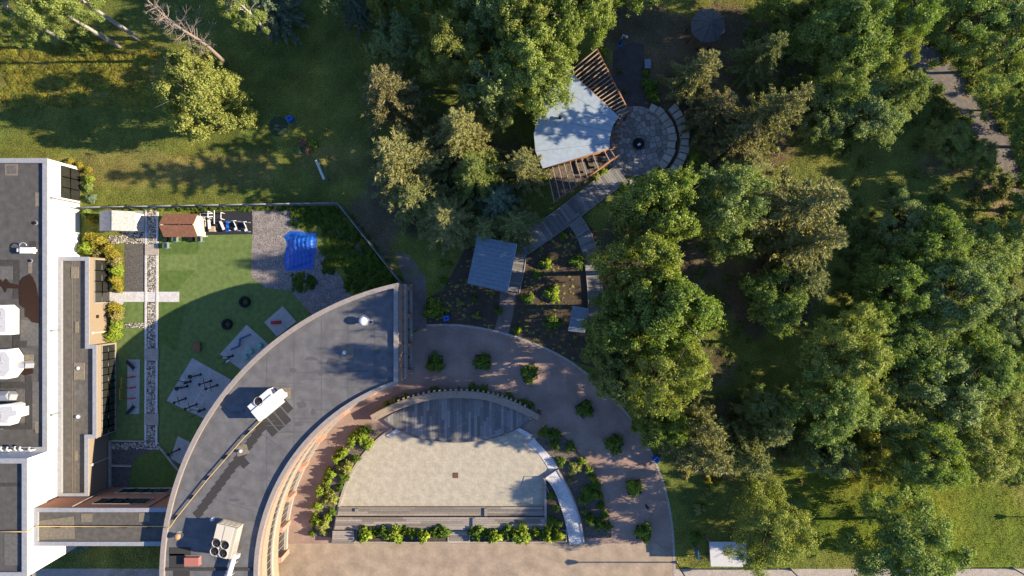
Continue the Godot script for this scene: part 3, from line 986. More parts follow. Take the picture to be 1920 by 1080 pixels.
	for i in 26:
		var an := rs.randf_range(ao - 0.75, ao - 0.1)
		var rd := rs.randf_range(RI + 1.5, RO - 1.5)
		var pc := DC + Vector2(cos(an), sin(an)) * rd
		st = mb(); prism(st, PackedVector2Array([pc, pc + Vector2(2.2, 0), pc + Vector2(2.2, 0.04), pc + Vector2(0, 0.04)]), RH - 0.01, RH + 0.022 + 0.0004 * i)
		put(st, "membrane_lap", M.seam, t)
	st = mb()
	prism(st, pl([304, 1064, 480, 1064, 480, 1069.5, 304, 1069.5], RH), RH - 0.01, RH + 0.1)
	put(st, "expansion_joint", M.patch_dark, t)
	# bands, windows, sills and piers of the facade
	for q in [["band", "pink_wall", 5.42, 6.7, 0.1], ["sill", "sill", 3.72, 4.2, 0.16], ["band", "pink_wall", 2.4, 3.68, 0.12]]:
		st = mb()
		arc_strip(st, RI, ai - 0.01, ae, q[2], q[3], q[4])
		put(st, q[0], M[q[1]], t)
	var nw := 20
	for i in nw:
		var a0 := lerpf(ai - 0.03, ae, float(i) / nw)
		var a1 := lerpf(ai - 0.03, ae, float(i + 1) / nw)
		arc_window(t, a0, a1, 4.24, 5.38, 2)
		if a1 > am: 
			arc_window(t, a0, a1, 0.45, 2.34, 2)
			st = mb()
			arc_strip(st, RI, a0, a1, 0.0, 0.42, 0.3)
			put(st, "plinth", M.sill, t)
	for a in [-PI + 1.05, -PI + 0.85, -PI + 0.66, -PI + 0.48, -PI + 0.3, -PI + 0.13, am + 0.012]:
		st = mb()
		arc_strip(st, RI, a - 0.014, a + 0.014, 0.0, 2.39, 0.42)
		put(st, "pier", M.pink_wall, t)
	# end wall facing the garden
	var zt := outer[0].y
	var zl := inner[0].y - outer[0].y
	for q in [["band", "pink_wall", 5.42, 6.75, 0.14], ["sill", "sill", 3.72, 4.2, 0.26], ["band", "pink_wall", 2.4, 3.68, 0.18], ["plinth", "sill", 0.0, 0.4, 0.3]]:
		st = mb()
		box(st, Vector3(-9.98 + q[4] * 0.5, (q[2] + q[3]) * 0.5, zt + zl * 0.5), Vector3(q[4], q[3] - q[2], zl - 0.04))
		put(st, q[0], M[q[1]], t)
	glazing(t, Vector3(-9.97, 4.24, zt + 0.2), Vector3(0, 0, 1), zl - 0.4, 1.14, Vector3.RIGHT, 8, 1, "frame")
	glazing(t, Vector3(-9.97, 0.45, zt + 0.4), Vector3(0, 0, 1), zl - 0.8, 1.9, Vector3.RIGHT, 6, 1, "frame")
	for z in [0.4, 3.0, 5.8, 8.3]:
		st = mb()
		box(st, Vector3(-9.8, 1.2, zt + z), Vector3(0.36, 2.38, 0.34))
		put(st, "pier", M.pink_wall, t)

func arc_window(t: Node3D, a0: float, a1: float, y0: float, y1: float, panes: int) -> void:
	var o := Vector3(DC.x, 0, DC.y)
	var st := mb()
	var r := RI - 0.04
	var A := o + Vector3(cos(a0), 0, sin(a0)) * r
	var B := o + Vector3(cos(a1), 0, sin(a1)) * r
	var n := -Vector3(cos((a0 + a1) * 0.5), 0, sin((a0 + a1) * 0.5))
	quad(st, A + Vector3.UP * y0, B + Vector3.UP * y0, B + Vector3.UP * y1, A + Vector3.UP * y1, n)
	var win := put(st, "window", M.glass, t)
	st = mb()
	var u := (B - A).normalized()
	var L := (B - A).length()
	for i in panes + 1:
		bar_on(st, A + u * (L * i / panes) + Vector3.UP * (y0 + y1) * 0.5 + n * 0.03, u, 0.05, y1 - y0, n)
	for y in [y0 + 0.03, y1 - 0.03]:
		bar_on(st, (A + B) * 0.5 + Vector3.UP * y + n * 0.032, u, L - 0.08, 0.06, n)
	put(st, "frame", M.frame, win)

# ------------------------------------------------------------------ roof plant
func fan(t: Node3D, c: Vector3, r: float, tilt := 0.0) -> void:
	var st := mb(true)
	lathe(st, c, [Vector2(r, -0.05), Vector2(r, 0.1), Vector2(r * 0.94, 0.1), Vector2(r * 0.9, -0.05)], 20)
	var ring := put(st, "fan_shroud", M.frame, t)
	st = mb()
	for k in 5:
		var a := TAU * k / 5.0 + c.x
		var d := Vector3(cos(a), 0, sin(a))
		var e := Vector3(-d.z, 0, d.x)
		quad(st, c + d * 0.06 + e * 0.05 + Vector3.UP * 0.03, c + d * r * 0.85 + e * r * 0.12 + Vector3.UP * 0.05, c + d * r * 0.85 - e * r * 0.1, c + d * 0.06 - e * 0.05, Vector3.UP)
	put(st, "fan_blade", M.rubber, ring)
	st = mb()
	lathe(st, c - Vector3.UP * 0.005, [Vector2(r * 0.93, 0), Vector2(0, 0)], 20)
	put(st, "fan_well", M.black_metal, ring)

func vent(px: float, py: float, h: float, hh: float, r: float, m: String, n: String, label: String) -> void:
	var c := g(px, py, h)
	var t := thing(n, label, "roof vent", c, "roof vents")
	var st := mb(true)
	lathe(st, c, [Vector2(r * 0.7, 0), Vector2(r * 0.7, hh * 0.6), Vector2(r, hh * 0.62), Vector2(r, hh * 0.85), Vector2(r * 0.6, hh), Vector2(0, hh)], 14)
	put(st, "cowl", M[m], t)
	st = mb()
	lathe(st, c, [Vector2(r * 1.3, 0.0), Vector2(r * 1.3, 0.03), Vector2(r * 0.7, 0.05)], 14)
	put(st, "flashing", M.galvanised, t)

func roof_plant() -> void:
	var RH := DH - 0.28
	# beige unit with four fans
	var a := g(421, 971, RH); var b := g(458, 980, RH); var d := g(408, 1027, RH)
	var u := (b - a).normalized(); var v := (d - a).normalized()
	var W := (b - a).length(); var L := (d - a).length()
	var ctr := a + u * W * 0.5 + v * L * 0.5
	var t := thing("air_handler", "beige rooftop air conditioner with four round fans on the curved roof", "air conditioner", ctr)
	var turn := atan2(-u.z, u.x)
	var st := mb()
	box(st, ctr + Vector3.UP * 0.13, Vector3(W * 0.96, 0.26, L * 0.96), turn)
	put(st, "base_rail", M.grey_metal, t)
	st = mb()
	box(st, ctr + Vector3.UP * 0.9, Vector3(W, 1.3, L), turn)
	put(st, "cabinet", M.beige_metal, t)
	st = mb()
	box(st, ctr + Vector3.UP * 1.57 - u * W * 0.08, Vector3(W * 0.84, 0.05, L * 1.02), turn)
	put(st, "lid", M.cream, t)
	st = mb()
	box(st, ctr + Vector3.UP * 1.6 - u * W * 0.08, Vector3(0.05, 0.03, L), turn)
	put(st, "lid_joint", M.frame, t)
	for i in 2:
		for j in 2:
			fan(t, ctr + Vector3.UP * 1.62 + u * W * (-0.3 + 0.42 * i) + v * L * (0.08 + 0.27 * j), 0.38)
	for j in 3:
		st = mb()
		box(st, ctr + Vector3.UP * 0.9 + u * (W * 0.5 + 0.01) + v * L * (0.1 + 0.17 * j), Vector3(0.04, 0.9, L * 0.14), turn)
		put(st, "coil_panel", M.frame, t)
	for j in 4:
		st = mb()
		box(st, ctr + Vector3.UP * 0.9 - v * (L * 0.5 + 0.01) + u * W * (-0.33 + 0.22 * j), Vector3(W * 0.17, 0.7, 0.04), turn)
		put(st, "access_panel", M.cream, t)
	# white pipe duct leaving it
	var e0 := g(440, 1040, RH + 0.5); var e1 := g(424, 1095, RH + 0.5)
	t = thing("roof_duct", "white duct running away from the beige rooftop unit", "duct", Vector3(e0.x, RH, e0.z))
	st = mb()
	tube(st, [e0, e0.lerp(e1, 0.5), e1], 0.24, 0.24, 10)
	put(st, "pipe", M.white_metal, t)
	st = mb()
	box(st, e0 + Vector3(-0.35, 0, 0), Vector3(1.5, 0.45, 0.32), -0.15)
	put(st, "collar", M.white_metal, t)
	for f in [0.3, 0.7]:
		st = mb()
		var q := e0.lerp(e1, f)
		box(st, Vector3(q.x, RH + 0.2, q.z), Vector3(0.6, 0.4, 0.1))
		put(st, "support", M.galvanised, t)
	# white unit
	a = g(475, 757, RH); b = g(512, 726, RH); d = g(500, 782, RH)
	u = (b - a).normalized(); v = Vector3(-u.z, 0, u.x)
	W = (b - a).length(); L = (d - a).length()
	ctr = a + u * W * 0.5 + v * L * 0.5
	turn = atan2(-u.z, u.x)
	t = thing("air_handler", "white rooftop unit with one round fan beside grey walkway pads", "air conditioner", ctr)
	st = mb()
	box(st, ctr + Vector3.UP * 0.75, Vector3(W, 1.3, L), turn)
	put(st, "cabinet", M.white_metal, t)
	st = mb()
	box(st, ctr + Vector3.UP * 0.05, Vector3(W * 1.03, 0.1, L * 1.03), turn)
	put(st, "base_rail", M.grey_metal, t)
	st = mb()
	box(st, ctr + Vector3.UP * 1.45 + v * L * 0.17, Vector3(W * 1.02, 0.1, L * 0.66), turn)
	put(st, "lid", M.white_metal, t)
	fan(t, ctr + Vector3.UP * 1.43 - v * L * 0.32 - u * 0.1, 0.4)
	st = mb()
	box(st, ctr + Vector3.UP * 0.75 + u * (W * 0.5 + 0.3) + v * L * 0.12, Vector3(0.62, 0.9, L * 0.5), turn)
	put(st, "intake_hood", M.white_metal, t)
	# walkway pads
	var rows := []
	for k in 4:
		for j in 3:
			if k > 2 and j > 1: continue
			rows.append([494.0 + k * 12.5 + j * 9.0, 788.0 - k * 11.0 + j * 10.5, 0.78])
	for k in 15:
		rows.append([490.0 - k * 8.4, 803.0 + k * 11.4, 0.84])
	rows.append_array([[458, 868, 0.84], [450, 862, 0.84], [326, 1034, 0.9], [338, 1034, 0.9], [350, 1034, 0.9], [326, 1046, 0.9], [338, 1046, 0.9], [326, 1058, 0.9], [338, 1057, 0.9], [334, 1076, 0.9], [348, 1076, 0.9]])
	var cb: Node3D = get_node("curved_building")
	for i in rows.size():
		var r = rows[i]
		st = mb()
		box(st, g(r[0], r[1], RH) + Vector3.UP * (0.012 + 0.002 * (i % 3)), Vector3(r[2] * 0.82, 0.024, r[2] * 0.82), 0.72 if i < 28 else 0.0)
		put(st, "walkway_pad", M.pad_dark, cb)
	# patches round the vents
	for q in [[640, 650, 664, 650, 664, 672, 640, 672], [527, 727, 545, 727, 545, 747, 527, 747], [440, 836, 462, 832, 468, 850, 446, 856]]:
		flat_patch(cb, "roof_patch", "patch_tan", q, RH)
	vent(683, 601, RH, 0.75, 0.36, "white_metal", "roof_vent", "tall white mushroom vent near the garden end of the curved roof")
	vent(696, 604, RH, 0.12, 0.14, "black_metal", "roof_drain", "small dark drain beside the tall white roof vent")
	vent(646, 661, RH, 0.3, 0.14, "white_metal", "roof_vent", "short white vent on a square tan patch of curved roof")
	vent(536, 738, RH, 0.3, 0.15, "white_metal", "roof_vent", "short white vent on tan patch beside white rooftop unit")
	vent(452, 845, RH, 0.3, 0.14, "white_metal", "roof_vent", "short white vent beside the yellow pipe on curved roof")
	vent(399, 973, RH, 0.3, 0.14, "white_metal", "roof_vent", "small vent shaded by the beige rooftop air conditioner")
	vent(337, 1003, RH, 0.6, 0.27, "patch_rust", "roof_vent", "orange rusted mushroom vent beside the beige rooftop unit")
	vent(148, 690, 3.12, 0.2, 0.16, "white_metal", "roof_vent", "white vent on tan patch of the low annex roof")
	vent(147, 781, 3.12, 0.2, 0.16, "white_metal", "roof_vent", "white vent south of the diamond patch on annex roof")
	vent(58, 489, 4.66, 0.12, 0.14, "black_metal", "roof_drain", "black drain on the patched roof north of rust stain")
	vent(67, 418, 4.66, 0.15, 0.16, "rust", "roof_drain", "brown drain on main roof below the tan patch")
	t = thing("roof_hatch", "salmon coloured roof hatch on the curved roof", "hatch", g(363, 1050, RH))
	st = mb(); box(st, g(363, 1050, RH) + Vector3.UP * 0.24, Vector3(1.25, 0.4, 0.72)); put(st, "lid", M.salmon, t)
	st = mb(); box(st, g(363, 1050, RH) + Vector3.UP * 0.03, Vector3(1.35, 0.06, 0.82)); put(st, "curb", M.cap_tan, t)
	# yellow gas line
	t = thing("gas_pipe", "yellow gas pipe crossing the link roof and up the curved roof", "pipe", g(200, 987, 6.38))
	var line := [g(-30, 997, 7.45), g(48, 997, 7.6), g(52, 996, 7.4), g(69, 987, 6.62), g(305, 987, 6.62), g(308, 989, 7.6), g(318, 990, 7.55), g(330, 972, 7.45), g(388, 900, 7.45), g(458, 820, 7.45), g(496, 783, 7.45)]
	st = mb(true)
	tube(st, line, 0.042, 0.042, 7)
	put(st, "pipe", M.yellow_pipe, t)
	for q in [[110, 987, 6.38], [151, 987, 6.38], [193, 987, 6.38], [236, 987, 6.38], [279, 987, 6.38], [332, 970, 7.22], [362, 932, 7.22], [392, 896, 7.22], [426, 857, 7.22], [467, 811, 7.22]]:
		st = mb()
		var p := g(q[0], q[1], q[2])
		box(st, p + Vector3.UP * 0.1, Vector3(0.4, 0.2, 0.18), 0.0 if q[0] < 300 else 0.85)
		put(st, "support_block", M.pad_dark, t)
	# white plant on the main roof, partly outside the picture
	var k := 0
	for q in [[[-50, 572, 8, 572, 17, 580, 17, 628, -50, 629], 6.1, "tall white air handler at the roof edge beside the rust stain"], [[-50, 657, 14, 655, 24, 670, 24, 696, 12, 711, -50, 711], 6.2, "white air handler feeding the grey metal duct on main roof"], [[-50, 764, 22, 757, 30, 760, 30, 765, 37, 765, 37, 782, 22, 786, 17, 798, -50, 798], 6.0, "white air handler with stepped end south of the grey duct"]]:
		var c := g(0, q[0][1] + 30, 4.66)
		t = thing("air_handler", q[2], "air conditioner", c)
		st = mb()
		prism(st, pl(q[0], q[1]), 4.8, q[1])
		put(st, "cabinet", M.white_metal, t)
		st = mb()
		prism(st, inset(pl(q[0], q[1]), 0.15), 4.6, 4.8)
		put(st, "base_rail", M.grey_metal, t)
		st = mb()
		prism(st, inset(pl(q[0], q[1]), 0.25), q[1] - 0.02, q[1] + 0.05)
		put(st, "lid", M.dull_white, t)
		for j in 3:
			st = mb(); prism(st, pl([-40, q[0][1] + 8 + j * 16, 6, q[0][1] + 8 + j * 16, 6, q[0][1] + 8.7 + j * 16, -40, q[0][1] + 8.7 + j * 16], q[1]), q[1], q[1] + 0.062)
			put(st, "panel_seam", M.frame, t)
		for j in 4:
			st = mb(); prism(st, pl([-12 + j * 4, q[0][1] + 12, -10 + j * 4, q[0][1] + 12, -10 + j * 4, q[0][1] + 21, -12 + j * 4, q[0][1] + 21], q[1]), q[1], q[1] + 0.075)
			put(st, "louvre", M.grey_metal, t)
		k += 1
	for q in [[[8, 685, 17, 685, 46, 684, 63, 683], 0.34, "grey metal duct with an elbow coming out of white air handler", 5.6], [[-40, 743, 16, 742, 30, 742], 0.42, "pale metal duct between the two lower white air handlers", 5.4]]:
		var pts := []
		var hs := [5.9, 5.7, 5.2, 4.7]
		for i in range(0, q[0].size(), 2): pts.append(g(q[0][i], q[0][i + 1], hs[i / 2] if q[1] < 0.4 else q[3] - (0.0 if i < 4 else 0.5)))
		t = thing("roof_duct", q[2], "duct", Vector3(pts[0].x, 4.66, pts[0].z))
		for i in pts.size() - 1:
			st = mb()
			tube(st, [pts[i], pts[i + 1]], q[1], q[1], 4)
			put(st, "duct_section", M.galvanised, t)
	var fc := g(57, 470, 4.66)
	t = thing("exhaust_unit", "small white exhaust unit with curled pipe on the main roof", "exhaust unit", fc)
	st = mb(); box(st, fc + Vector3(0, 0.35, 0), Vector3(1.2, 0.4, 0.55)); put(st, "cabinet", M.white_metal, t)
	st = mb(); box(st, fc + Vector3(-0.75, 0.33, -0.02), Vector3(0.34, 0.28, 0.3)); put(st, "motor", M.white_metal, t)
	st = mb(); box(st, fc + Vector3(0.68, 0.33, 0), Vector3(0.2, 0.2, 0.22)); put(st, "outlet", M.white_metal, t)
	st = mb(true)
	var cp := []
	for i in 9: cp.append(fc + Vector3(-0.32 + 0.28 * cos(i * 0.5), 0.45 + 0.02 * i, -0.42 - 0.28 * sin(i * 0.5)))
	tube(st, cp, 0.05, 0.05, 6)
	put(st, "pipe", M.galvanised, t)
	for s in [-0.4, 0.4]:
		st = mb(); box(st, fc + Vector3(s, 0.07, 0), Vector3(0.12, 0.15, 0.6)); put(st, "foot", M.pad_dark, t)
	for q in [[3, 846], [15, 848], [28, 850], [39, 853], [50, 856], [69, 846]]:
		var c := g(q[0], q[1], 4.66)
		t = thing("vent_pipe", "white gooseneck vent pipe against the tall wing, %s in the row" % ordinal(k - 3), "vent pipe", Vector3(c.x, 4.66, 14.62), "white vent pipes along the tall wing")
		st = mb(true)
		tube(st, [Vector3(c.x, 4.7, 14.62), Vector3(c.x, 5.3 + 0.12 * (k % 3), 14.6), Vector3(c.x, 5.5 + 0.12 * (k % 3), 14.45), Vector3(c.x, 5.35 + 0.12 * (k % 3), 14.3)], 0.1, 0.1, 7)
		put(st, "pipe", M.white_metal, t)
		k += 1
# ------------------------------------------------------------------ fenced yard
func rods(t: Node3D, n: String, m: String, paths: Array, r := 0.035) -> void:
	for p in paths:
		var st := mb(true)
		tube(st, p, r, r, 6)
		put(st, n, M[m], t)

func gable_shed(t: Node3D, x0: float, x1: float, z0: float, z1: float, eave: float, ridge: float, along_x: bool, wall: String, roof: String) -> void:
	var st := mb()
	box(st, Vector3((x0 + x1) * 0.5, eave * 0.5, (z0 + z1) * 0.5), Vector3(x1 - x0 - 0.2, eave, z1 - z0 - 0.2))
	put(st, "wall", M[wall], t)
	var zm := (z0 + z1) * 0.5
	var xm := (x0 + x1) * 0.5
	var e := eave - 0.03
	for s in [0, 1]:
		st = mb()
		var a: Vector3; var b: Vector3; var c: Vector3; var d: Vector3
		if along_x:
			var z := z0 if s == 0 else z1
			a = Vector3(x0, e, z); b = Vector3(x1, e, z); c = Vector3(x1, ridge, zm); d = Vector3(x0, ridge, zm)
		else:
			var x := x0 if s == 0 else x1
			a = Vector3(x, e, z0); b = Vector3(x, e, z1); c = Vector3(xm, ridge, z1); d = Vector3(xm, ridge, z0)
		var n := (b - a).cross(d - a).normalized()
		if n.y < 0: n = -n
		quad(st, a + n * 0.06, b + n * 0.06, c + n * 0.06, d + n * 0.06, n)
		quad(st, a, b, b + n * 0.06, a + n * 0.06, (a - d))
		quad(st, b, c, c + n * 0.06, b + n * 0.06, (b - a))
		quad(st, a, d, d + n * 0.06, a + n * 0.06, (a - b))
		put(st, "roof_slope", M[roof], t)
	for s in [0, 1]:
		st = mb()
		if along_x:
			var x := x0 + 0.1 if s == 0 else x1 - 0.1
			tri(st, Vector3(x, eave, z0 + 0.1), Vector3(x, eave, z1 - 0.1), Vector3(x, ridge - 0.06, zm), Vector3(-1 if s == 0 else 1, 0, 0))
		else:
			var z := z0 + 0.1 if s == 0 else z1 - 0.1
			tri(st, Vector3(x0 + 0.1, eave, z), Vector3(x1 - 0.1, eave, z), Vector3(xm, ridge - 0.06, z), Vector3(0, 0, -1 if s == 0 else 1))
		put(st, "gable", M[wall], t)

func fence_run(t: Node3D, a: Vector3, b: Vector3, n: int, hh: float) -> void:
	var d := (b - a) / n
	var nrm := Vector3(-d.z, 0, d.x).normalized()
	for i in n + 1:
		var p := a + d * i
		var st := mb(true)
		tube(st, [p, p + Vector3.UP * (hh + 0.05)], 0.045, 0.045, 6)
		put(st, "post", M.grey_metal, t)
		if i < n:
			st = mb()
			quad(st, p + Vector3.UP * 0.05, p + d + Vector3.UP * 0.05, p + d + Vector3.UP * hh, p + Vector3.UP * hh, nrm)
			put(st, "mesh_panel", M.screen, t)
			st = mb(true)
			tube(st, [p + Vector3.UP * hh, p + d + Vector3.UP * hh], 0.06, 0.06, 6)
			put(st, "top_rail", M.grey_metal, t)
			st = mb(true)
			tube(st, [p + Vector3.UP * 0.08, p + d + Vector3.UP * 0.08], 0.03, 0.03, 5)
			put(st, "bottom_rail", M.grey_metal, t)

func chair(px: float, py: float, label: String) -> void:
	var c := g(px, py)
	var t := thing("yard_chair", label, "chair", c, "teal chairs on the artificial lawn")
	var st := mb()
	box(st, c + Vector3(-0.05, 0.44, 0), Vector3(0.46, 0.04, 0.5)); put(st, "seat", M.grey_metal, t)
	st = mb()
	box(st, c + Vector3(0.24, 0.68, 0), Vector3(0.03, 0.42, 0.46)); put(st, "backrest", M.grey_metal, t)
	for s in [[-0.24, -0.22], [-0.24, 0.22], [0.26, -0.22], [0.26, 0.22]]:
		rods(t, "leg", "teal", [[c + Vector3(s[0], 0, s[1]), c + Vector3(s[0], 0.44, s[1])]], 0.02)
	rods(t, "armrest", "teal", [[c + Vector3(-0.2, 0.62, -0.27), c + Vector3(0.26, 0.64, -0.27)], [c + Vector3(-0.2, 0.62, 0.27), c + Vector3(0.26, 0.64, 0.27)]], 0.022)

func tyre(px: float, py: float, r: float, label: String) -> void:
	var c := g(px, py)
	var t := thing("truck_tyre", label, "tyre", c, "truck tyres lying on the artificial lawn")
	var st := mb(true)
	lathe(st, c, [Vector2(r * 0.5, 0.06), Vector2(r * 0.8, 0.02), Vector2(r, 0.08), Vector2(r, 0.3), Vector2(r * 0.8, 0.38), Vector2(r * 0.52, 0.33), Vector2(r * 0.45, 0.2), Vector2(r * 0.5, 0.06)], 24)
	put(st, "carcass", M.tyre, t)
	for k in 20:
		var a := TAU * k / 20.0
		st = mb()
		box(st, c + Vector3(cos(a) * r, 0.19, sin(a) * r), Vector3(0.05, 0.24, 0.08), -a)
		put(st, "tread_block", M.tyre, t)

func pad_px(n: String, label: String, a: Array) -> Node3D:
	var pts := pl(a)
	var t := thing(n, label, "concrete pad", Vector3(pts[0].x, 0, pts[0].y), "concrete pads for exercise equipment")
	var st := mb()
	prism(st, pts, -0.05, 0.09)
	put(st, "slab", M.pad, t)
	return t

func station(px: float, py: float, kind: int, label: String, turn := 0.0, m := "black_metal") -> void:
	var c := g(px, py); c.y = 0.09
	var t := thing("exercise_machine", label, "exercise machine", c, "outdoor exercise machines")
	var b := Basis(Vector3.UP, turn)
	var q := func(x: float, y: float, z: float) -> Vector3: return c + b * Vector3(x, y, z)
	var st := mb()
	lathe(st, c, [Vector2(0.13, 0), Vector2(0.13, 0.03), Vector2(0.0, 0.031)], 12)
	put(st, "base_plate", M[m], t)
	rods(t, "post", m, [[c, q.call(0, 1.35, 0)]], 0.07)
	if kind == 0:      # rower with seat
		rods(t, "beam", m, [[q.call(0, 0.4, 0), q.call(-1.0, 0.35, 0)]], 0.05)
		rods(t, "handle", m, [[q.call(0, 1.1, 0), q.call(-0.4, 1.25, 0), q.call(-0.5, 1.25, -0.25)], [q.call(-0.4, 1.25, 0), q.call(-0.5, 1.25, 0.25)]], 0.025)
		st = mb(); box(st, q.call(-0.85, 0.45, 0), Vector3(0.35, 0.08, 0.35), turn); put(st, "seat", M[m], t)
		rods(t, "footrest", "galvanised", [[q.call(-0.2, 0.25, -0.3), q.call(-0.2, 0.25, 0.3)]], 0.03)
	elif kind == 1:    # stepper with arms
		rods(t, "arm", m, [[q.call(0, 0.7, 0), q.call(-0.5, 1.2, 0.3), q.call(-0.9, 1.15, 0.3)], [q.call(0, 0.7, 0), q.call(-0.5, 1.2, -0.3), q.call(-0.9, 1.15, -0.3)]], 0.035)
		st = mb(); box(st, q.call(-0.6, 0.22, 0.22), Vector3(0.42, 0.05, 0.16), turn); put(st, "pedal", M.galvanised, t)
		st = mb(); box(st, q.call(-0.6, 0.22, -0.22), Vector3(0.42, 0.05, 0.16), turn); put(st, "pedal", M.galvanised, t)
		rods(t, "crank", m, [[q.call(0, 0.3, 0), q.call(-0.6, 0.2, 0.2)], [q.call(0, 0.3, 0), q.call(-0.6, 0.2, -0.2)]], 0.03)
	else:              # twist wheel and bar
		rods(t, "cross_bar", m, [[q.call(-0.1, 1.3, -0.4), q.call(-0.1, 1.3, 0.4)]], 0.03)
		rods(t, "brace", m, [[q.call(0, 0.5, 0), q.call(-0.9, 0.55, 0.1)]], 0.045)
		st = mb(true); lathe(st, q.call(-0.9, 0.55, 0.1), [Vector2(0.12, 0), Vector2(0.15, 0.04), Vector2(0.12, 0.08), Vector2(0.0, 0.08)], 14); put(st, "disc", M[m], t)

func yard() -> void:
	var t := thing("yard_fence", "grey screened chain link fence around the school yard", "fence", g(640, 382))
	fence_run(t, g(164, 392.5), g(640, 384), 11, 1.7)
	fence_run(t, g(640, 384), g(762, 538), 5, 1.7)
	# white shed
	var a := g(184, 394, 2.2); var b := g(250, 433, 2.2)
	t = thing("garden_shed", "white garden shed with pale shingled roof against the yard fence", "shed", Vector3(a.x, 0, a.z))
	gable_shed(t, a.x, b.x, a.z + 0.1, b.z, 1.9, 2.9, false, "shed_wall", "shed_roof")
	var st := mb()
	box(st, Vector3(b.x - 0.07, 0.95, (a.z + b.z) * 0.5), Vector3(0.06, 1.7, 1.1)); var dr := put(st, "door", M.white_metal, t)
	st = mb(); box(st, Vector3(b.x - 0.02, 1.0, (a.z + b.z) * 0.5 + 0.1), Vector3(0.05, 0.2, 0.06)); put(st, "handle", M.black_metal, dr)
	# brown playhouse
	a = g(303, 401, 2.4); b = g(367, 443, 2.4)
	t = thing("playhouse", "cream playhouse with brown shingled gable roof in the yard", "playhouse", Vector3(a.x, 0, a.z))
	gable_shed(t, a.x, b.x, a.z, b.z, 2.0, 2.9, true, "cream", "brown_shingle")
	st = mb()
	box(st, Vector3(b.x + 0.25, 1.02, b.z - 0.1), Vector3(0.5, 0.06, 0.06)); put(st, "bracket", M.white_metal, t)
	for s in [[312, 449], [361, 448]]:
		var c := g(s[0], s[1])
		var q := thing("planter_box", "small black box beside the playhouse, %s one" % ("western" if s[0] < 330 else "eastern"), "box", c, "black boxes beside the playhouse")
		st = mb(); box(st, c + Vector3.UP * 0.2, Vector3(0.38, 0.4, 0.36)); put(st, "box", M.rubber, q)
		st = mb(); box(st, c + Vector3.UP * 0.41, Vector3(0.42, 0.03, 0.4)); put(st, "rim", M.black_metal, q)
	chair(334, 449, "teal armed chair close to the playhouse wall")
	chair(317, 461, "teal armed chair standing farthest out on the lawn")
	chair(379, 449, "teal armed chair at the playhouse corner near the mat")
	# gym gear on the rubber mat
	for q in [[386, 408, 0.0, "silver frame weight bench nearest the playhouse on black mat"], [410, 410, 0.3, "silver upright weight bench in the middle of black mat"]]:
		var c := g(q[0], q[1]); c.y = 0.03
		var w := thing("weight_bench", q[3], "weight bench", c, "gym gear on the black rubber mat")
		rods(w, "frame_rail", "white_metal", [[c + Vector3(-0.3, 0.5, -0.35), c + Vector3(0.9, 0.5, -0.35)], [c + Vector3(-0.3, 0.5, -0.05), c + Vector3(0.9, 0.5, -0.05)], [c + Vector3(-0.3, 0.5, -0.35), c + Vector3(-0.3, 0.5, -0.05)]] if q[2] == 0.0 else [[c + Vector3(0, 1.0, -0.7), c + Vector3(0, 1.0, 0.6)]], 0.05)
		rods(w, "upright", "white_metal", [[c + Vector3(0.6, 0, -0.5), c + Vector3(0.6, 0.95, -0.5)], [c + Vector3(0.6, 0, 0.1), c + Vector3(0.6, 0.95, 0.1)], [c + Vector3(0.6, 0.9, -0.5), c + Vector3(0.6, 0.9, 0.1)]], 0.04)
		st = mb(); box(st, c + Vector3(0.55, 0.5, 0.7), Vector3(0.22, 0.1, 0.9), 0.1 + q[2]); put(st, "pad", M.white_metal if q[2] == 0.0 else M.shed_wall, w)
		rods(w, "leg", "grey_metal", [[c + Vector3(0.55, 0, 0.4), c + Vector3(0.55, 0.45, 0.4)], [c + Vector3(0.55, 0, 1.0), c + Vector3(0.55, 0.45, 1.0)]], 0.03)
	var c := g(401, 430); c.y = 0.03
	t = thing("plyo_box", "brown wooden jump box on the black mat", "box", c, "gym gear on the black rubber mat")
	st = mb(); box(st, c + Vector3.UP * 0.25, Vector3(0.5, 0.46, 0.5)); put(st, "box", M.cedar_pale, t)
	st = mb(); box(st, c + Vector3.UP * 0.495, Vector3(0.53, 0.03, 0.53)); put(st, "lid", M.cedar_pale, t)
	c = g(430, 425); c.y = 0.03
	t = thing("exercise_bench", "blue padded exercise bench on the black mat", "bench", c, "gym gear on the black rubber mat")
	st = mb(); box(st, c + Vector3.UP * 0.42, Vector3(0.26, 0.1, 1.05), 0.05); put(st, "pad", M.blue, t)
	for z in [-0.4, 0.4]:
		st = mb(); box(st, c + Vector3(0, 0.19, z), Vector3(0.4, 0.36, 0.06)); put(st, "leg", M.white_metal, t)
	for q in [[446, 424, "white stationary bicycle on the black mat"], [465, 426, "white stationary bicycle at the far end of mat"]]:
		c = g(q[0], q[1]); c.y = 0.03
		t = thing("exercise_bike", q[2], "exercise bike", c, "gym gear on the black rubber mat")
		rods(t, "frame_tube", "white_metal", [[c + Vector3(0, 0.1, 0.35), c + Vector3(0.05, 0.6, 0.1), c + Vector3(0, 1.05, -0.35)], [c + Vector3(0.05, 0.6, 0.1), c + Vector3(0.1, 0.9, 0.35)]], 0.045)
		rods(t, "handlebar", "white_metal", [[c + Vector3(-0.28, 1.08, -0.42), c + Vector3(0.28, 1.08, -0.42)]], 0.035)
		rods(t, "base_bar", "grey_metal", [[c + Vector3(-0.3, 0.05, 0.45), c + Vector3(0.3, 0.05, 0.45)], [c + Vector3(-0.3, 0.05, -0.45), c + Vector3(0.3, 0.05, -0.45)]], 0.04)
